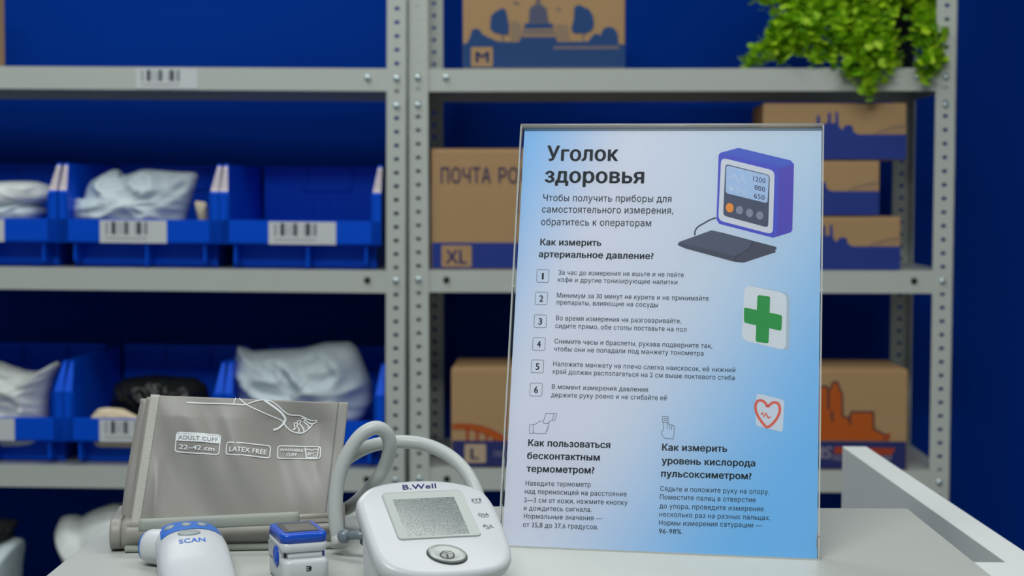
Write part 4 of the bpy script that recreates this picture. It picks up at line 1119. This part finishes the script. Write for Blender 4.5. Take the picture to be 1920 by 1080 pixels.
def sheet(fn, nu=150, nv=84, v0=0.0, v1=1.0, u0=0.0, u1=1.0, th=0.0022):
    mb = MB()
    for side, off in ((0, 0.0), (1, -th)):
        vs = [fn(u0 + (u1 - u0) * i / nu, v0 + (v1 - v0) * j / nv, off) for j in range(nv + 1) for i in range(nu + 1)]
        mb.add(vs, [(j * (nu + 1) + i, j * (nu + 1) + i + 1, (j + 1) * (nu + 1) + i + 1, (j + 1) * (nu + 1) + i) for j in range(nv) for i in range(nu)], 0, True)
    o = (nu + 1) * (nv + 1); W = nu + 1
    b = [i for i in range(W)] + [j * W + nu for j in range(1, nv + 1)] + [nv * W + i for i in range(nu - 1, -1, -1)] + [j * W for j in range(nv - 1, 0, -1)]
    for k in range(len(b)):
        a, c = b[k], b[(k + 1) % len(b)]
        mb.f.append([a, c, c + o, a + o]); mb.m.append(0); mb.smooth.append(False)
    return mb
sheet(flap, v0=-0.06).build('front_flap', M['fabric'], cuff)
# bindings of the front flap
sheet(lambda u, v, l: flap(u, v, l + 0.0005), nu=6, nv=46, u0=-0.006, u1=0.040, v0=-0.05, v1=1.004, th=0.003).build('binding', M['binding'], cuff)
sheet(lambda u, v, l: flap(u, v, l + 0.0003), nu=6, nv=46, u0=0.952, u1=1.004, v0=-0.02, v1=1.002, th=0.003).build('binding', M['fabric'], cuff)
mb = MB()
art_stroke(mb, flap, [(0.951, v / 40) for v in range(41)], 0.004, 0.0006); mb.build('seam', [M['marking']], cuff)
def layer(tl, tr, bl_, br_, bulge, name, m, th=0.0035, seed=1.0):
    tl, tr, bl_, br_ = [Vector(p) for p in (tl, tr, bl_, br_)]
    n = (tr - bl_).cross(tl - br_).normalized()
    if n.y > 0: n = -n
    def fn(u, v, l=0.0):
        p = (bl_ * (1 - u) + br_ * u) * (1 - v) + (tl * (1 - u) + tr * u) * v
        p = p + Vector((-1, 0, 0)) * bulge * math.sin(math.pi * min(1, max(0, v))) * (1 - u)
        return p + n * (l + noise.noise(Vector((u * 3, v * 2, seed))) * 0.0015) - CB
    sheet(fn, 40, 30, th=th).build(name, m, cuff)
layer((-.2492, 1.087, 1.0590), (-.1155, 1.100, 1.0525), (-.2558, 1.058, .978), (-.1165, 1.073, .978), 0.0004, 'inner_flap', M['fabric'], 0.004, 2)
layer((-.2548, 1.094, 1.0570), (-.1175, 1.108, 1.0500), (-.2628, 1.066, .978), (-.1165, 1.081, .978), 0.0012, 'rear_flap', M['fabric'], 0.005, 3)
# folded bottom roll resting on the counter
R0 = Vector((-0.2650, 1.0440, 0)); R1 = Vector((-0.1110, 1.0610, 0)); ax = (R1 - R0).normalized(); ay = Vector((-ax.y, ax.x, 0))
def capsule(h, d, n=10):
    r = h / 2; out = []
    for k in range(n + 1):
        a = math.radians(-90 - 180 * k / n); out.append((r + r * math.cos(a), r + r * math.sin(a)))
    for k in range(n + 1):
        a = math.radians(90 - 180 * k / n); out.append((d - r + r * math.cos(a), r + r * math.sin(a)))
    return out
def roll_part(s0, s1, h, d, y0, name, m, nseg=24, wob=0.0006, z0=0.0):
    rings = []
    for k in range(nseg + 1):
        s = s0 + (s1 - s0) * k / nseg
        w = 1 + noise.noise(Vector((s * 40, 1.7, 4.2))) * 0.05
        c = R0 + ax * s
        rings.append([Vector((c.x, c.y, 0)) + ay * (y0 + a * w) + Vector((0, 0, z0 + b * (w if b > h * .5 else 1))) - Vector((CB.x, CB.y, 0)) for a, b in capsule(h, d)])
    MB().loft(rings, True).build(name, m, cuff)
RL = (R1 - R0).length
roll_part(0.0065, RL, 0.0200, 0.062, 0.0008, 'bottom_roll', M['fabric'])
roll_part(0.0, 0.0072, 0.0208, 0.064, 0.0004, 'binding', M['fabric'], 4)
roll_part(0.010, RL - 0.004, 0.0042, 0.02, -0.0012, 'hem_piping', M['velcro'], 12)
rd0, rd1 = Vector(CUFF_HW['rod'][0]) - CB, Vector(CUFF_HW['rod'][1]) - CB
MB().tube([rd0, rd0.lerp(rd1, .5), rd1], 0.00165, 14).build('metal_bar', M['chrome'], cuff)
sl0, sl1 = Vector(CUFF_HW['sleeve'][0]) - CB, Vector(CUFF_HW['sleeve'][1]) - CB
rings = []
for k in range(21):
    q = sl0.lerp(sl1, k / 20); n = 20
    rings.append([q + Vector((0, math.cos(2 * math.pi * i / n) * 0.0023, math.copysign(abs(math.sin(2 * math.pi * i / n)) ** 0.55, math.sin(2 * math.pi * i / n)) * 0.0041 + (math.cos(2 * math.pi * i / n)) * 0.0004)) for i in range(n)])
MB().loft(rings, True).build('bar_sleeve', M['velcro'], cuff)
# white print on the front flap
mb = MB()
FWID, FHEI = 0.134, 0.0816
def sub(pts, k=4):
    P = [Vector(p) for p in pts]; out = []
    for i in range(len(P) - 1):
        for j in range(k): out.append(P[i].lerp(P[i + 1], j / k))
    return out + [P[-1]]
def uvm(a, b, lift): return flap(a / FWID, b / FHEI, lift)
def sc(p): return (p[0] * FWID, p[1] * FHEI)
LF = 0.0006
for q in CUFF['boxes']:
    ol = rquad([sc(p) for p in q], 0.0020, 5); ol = sub(ol + [ol[0]], 3)[:-1]
    art_stroke(mb, uvm, ol, 0.00072, LF, 0, True)
hq = [sc(p) for p in CUFF['head']]
for i in range(12):
    for j in range(3):
        q = []
        for a, b in ((i, j), (i + 1, j), (i + 1, j + 1), (i, j + 1)):
            s, r = a / 12, b / 3
            q.append((Vector(hq[3]).lerp(Vector(hq[2]), s)).lerp(Vector(hq[0]).lerp(Vector(hq[1]), s), r))
        if (i in (0, 11)) and j == 2:
            q = [q[0], q[1], q[2]] if i == 0 else [q[0], q[1], q[3]]
        art_poly(mb, uvm, q, LF, 0)
for s, (a, b, c), col in CUFF['text']:
    a, b, c = [Vector(sc(p)) for p in (a, b, c)]
    art_text(mb, uvm, s, a, b, c - a, LF + 0.00025, 1.5 if col == 'white' else 0.3, 0 if col == 'white' else 1)
for pts, w in CUFF['lines']:
    P = [sc(p) for p in pts]
    P = [p.to_2d() for p in catmull([(*p, 0) for p in P], 5)] if w > 8 and len(P) > 4 else sub(P, 4)
    art_stroke(mb, uvm, P, w * 0.000088, LF, 0)
mb.build('printed_marks', [M['whiteprint'], M['greyprint']], cuff)

# ------------------------------------------------------------------ infrared thermometer
TH = thing('infrared_thermometer', 'white handheld thermometer with blue button panel lying before the cuff', 'thermometer', (-0.2025, 1.0, TABLE_Z + 0.0004), (0, 0, math.radians(16)))
SEC = [(0.052, 0.0115, 0.0080, 0.006), (0.050, 0.0150, 0.0045, 0.0125), (0.045, 0.0190, 0.0020, 0.0165), (0.037, 0.0225, 0.0005, 0.0190), (0.026, 0.0250, 0.0, 0.0205), (0.012, 0.0264, 0.0, 0.0213), (-0.004, 0.0263, 0.0, 0.0219),
       (-0.018, 0.0250, 0.0, 0.0224), (-0.034, 0.0212, 0.0, 0.0226), (-0.052, 0.0172, 0.0, 0.0224), (-0.075, 0.0148, 0.0, 0.0215), (-0.100, 0.0138, 0.0, 0.0200), (-0.122, 0.0125, 0.0005, 0.0170), (-0.131, 0.0095, 0.0025, 0.011)]
SECP = catmull([(a, b, c) for a, b, c, _ in SEC], 5); SECW = [p.x for p in catmull([(d, 0, 0) for *_, d in SEC], 5)]
SX_ = [(p.x, p.y, p.z, w) for p, w in zip(SECP, SECW)]
def sup(t, p=2.5): return math.copysign(abs(t) ** (2 / p), t)
mb = MB()
mb.loft([[((sup(math.cos(2 * math.pi * k / 40)) * w), y, (zt + zb) / 2 + sup(math.sin(2 * math.pi * k / 40)) * (zt - zb) / 2) for k in range(40)] for y, zt, zb, w in SX_], True)
mb.build('body', M['white'], TH)
def ttop(x, y, lift):
    S_ = sorted(SX_); i = 0
    while i < len(S_) - 2 and S_[i + 1][0] < y: i += 1
    t = (y - S_[i][0]) / max(1e-6, S_[i + 1][0] - S_[i][0]); t = max(0, min(1, t))
    zt, zb, w = [S_[i][k] * (1 - t) + S_[i + 1][k] * t for k in (1, 2, 3)]
    r = min(0.995, abs(x) / w)
    return Vector((x, y, (zt + zb) / 2 + (zt - zb) / 2 * (1 - r ** 2.5) ** (1 / 2.5) + lift))
mb = MB(); NX = 36
rows = []
for j in range(13):
    row = []
    for i in range(NX + 1):
        x = (-1 + 2 * i / NX)
        yl = -0.004 - 0.004 * x * x + 0.002 * x; yh = 0.036
        y = yl + (yh - yl) * j / 12
        row.append(ttop(x * 0.0190 * (1 - 0.1 * j / 12), y, 0.0003))
    rows.append(row)
vs = [p for r in rows for p in r]
mb.add(vs, [(j * (NX + 1) + i, j * (NX + 1) + i + 1, (j + 1) * (NX + 1) + i + 1, (j + 1) * (NX + 1) + i) for j in range(12) for i in range(NX)], 0, True)
mb.build('button_panel', M['scanblue'], TH)
def pad(x, y, rx, ry, h, m, name):
    mb = MB(); n = 24
    def rg(s, l): return [ttop(x + rx * s * math.cos(2 * math.pi * k / n), y + ry * s * math.sin(2 * math.pi * k / n), l) for k in range(n)]
    mb.loft([rg(1, -0.0003), rg(1, h * .6), rg(.85, h), rg(.4, h * 1.15)], True); return mb.build(name, m, TH)
for x in (-0.0125, -0.0020, 0.0080): pad(x, 0.0085, 0.0032, 0.0042, 0.0011, M['greybutton'], 'button')
pad(-0.0018, -0.0125, 0.0070, 0.0045, 0.0010, M['greybutton'], 'scan_button')
mb = MB(); art_text(mb, ttop, 'SCAN', (-0.0090, -0.0275), (0.0072, -0.0265), (0, 0.0056), 0.00025, 1.3); mb.build('lettering', [M['scanblue']], TH)
rot = Matrix.Rotation(-0.62, 3, 'Z') @ Matrix.Rotation(-math.pi / 2, 3, 'Y')
nose_c = (-0.0045, 0.0085, 0.0112)
MB().lathe([(0.0118, 0.002), (0.0118, 0.010), (0.0114, 0.0175), (0.0110, 0.0225), (0.0100, 0.0252), (0.0085, 0.0260)], nose_c, 36, rot=rot).build('probe_nose', M['white2'], TH)
MB().lathe([(0.0086, 0.0252), (0.0094, 0.0257), (0.0092, 0.0266), (0.0066, 0.0268), (0.0060, 0.0255)], nose_c, 36, rot=rot).build('probe_ring', M['scanblue'], TH)

# ------------------------------------------------------------------ fingertip oximeter
OX = thing('pulse_oximeter', 'small blue-topped white fingertip oximeter beside the blood pressure monitor', 'pulse oximeter', (-0.1323, 0.983, TABLE_Z + 0.0004), (0, 0, math.radians(21)))
def rp(x0, x1, y0, y1, r): return rrect(x1 - x0, y1 - y0, r, 6, (x0 + x1) / 2, (y0 + y1) / 2)
def slab(levels, mat_, name, parent=OX):
    mb = MB(); mb.loft([[(a, b, z) for a, b in rp(*q)] for z, q in levels], True); return mb.build(name, mat_, parent)
w = 0.0146
slab([(0.0002, (-w + .0008, w - .0008, -0.0222, 0.0182, .004)), (0.0012, (-w, w, -0.0232, 0.019, .005)), (0.0125, (-w, w, -0.0232, 0.019, .005)), (0.0142, (-w + .0006, w - .0006, -0.0226, 0.0185, .0045)), (0.0152, (-w + .002, w - .002, -0.0212, 0.017, .004))], M['white'], 'lower_jaw')
slab([(0.0145, (-w + 0.0042, w - 0.0035, -0.0182, 0.0185, .001)), (0.0190, (-w + 0.0042, w - 0.0035, -0.0182, 0.0185, .001))], M['white2'], 'finger_pad')
mb = MB(); mb.box((-w, -0.0135, 0.0100), (-w + 0.0030, 0.0185, 0.0205)); mb.box((w - 0.0030, -0.004, 0.0100), (w, 0.0185, 0.0205)); mb.build('side_wall', M['white'], OX, bevel=0.0006)
mb = MB(); mb.box((w - 0.0030, -0.0125, 0.0145), (w - 0.0008, -0.0055, 0.0205)); mb.build('hinge_post', M['bluegloss'], OX)
slab([(0.0192, (-w + .0008, w - .0008, -0.0185, 0.0185, .004)), (0.0200, (-w, w, -0.0192, 0.019, .0048)), (0.0252, (-w, w, -0.0192, 0.019, .0048))], M['white'], 'upper_jaw')
slab([(0.0250, (-w - .0001, w + .0001, -0.0194, 0.0192, .005)), (0.0292, (-w, w, -0.0192, 0.019, .005)), (0.0302, (-w + .0005, w - .0005, -0.0186, 0.0185, .0045)), (0.0306, (-w + .0016, w - .0016, -0.0172, 0.0172, .0036)), (0.0306, (-w + .004, w - .004, -0.014, 0.0150, .002))], M['bluegloss'], 'lid')
MB().prism(rp(-0.0108, 0.0108, -0.0128, 0.0150, .0012), lambda a, b, d: (a, b, d), 0.0300, 0.03085).build('display_surround', M['oledframe'], OX)
MB().prism(rp(-0.0080, 0.0092, -0.0112, 0.0085, .0006), lambda a, b, d: (a, b, d), 0.0300, 0.0310).build('display', M['oled'], OX)
mb = MB(); mb.lathe([(0.0068, 0.0), (0.0068, 0.0004), (0.0058, 0.0010), (0.0, 0.0012)], (-w - 0.0001, -0.0055, 0.0150), 28, rot=Matrix.Rotation(-math.pi / 2, 3, 'Y')); mb.build('pivot_cap', M['bluegloss'], OX)
mb = MB()
def ofront(a, b, l): return (a, -0.0232 - l, b)
for z in (0.0082, 0.0095, 0.0108): art_poly(mb, ofront, [(-0.0004, z), (0.0018, z), (0.0018, z + .0006), (-0.0004, z + .0006)], 0.0002)
art_poly(mb, ofront, [(0.0014, 0.0082), (0.0028, 0.0086), (0.0030, 0.0110), (0.0014, 0.0114)], 0.0002)
mb.build('finger_mark', [M['black']], OX)
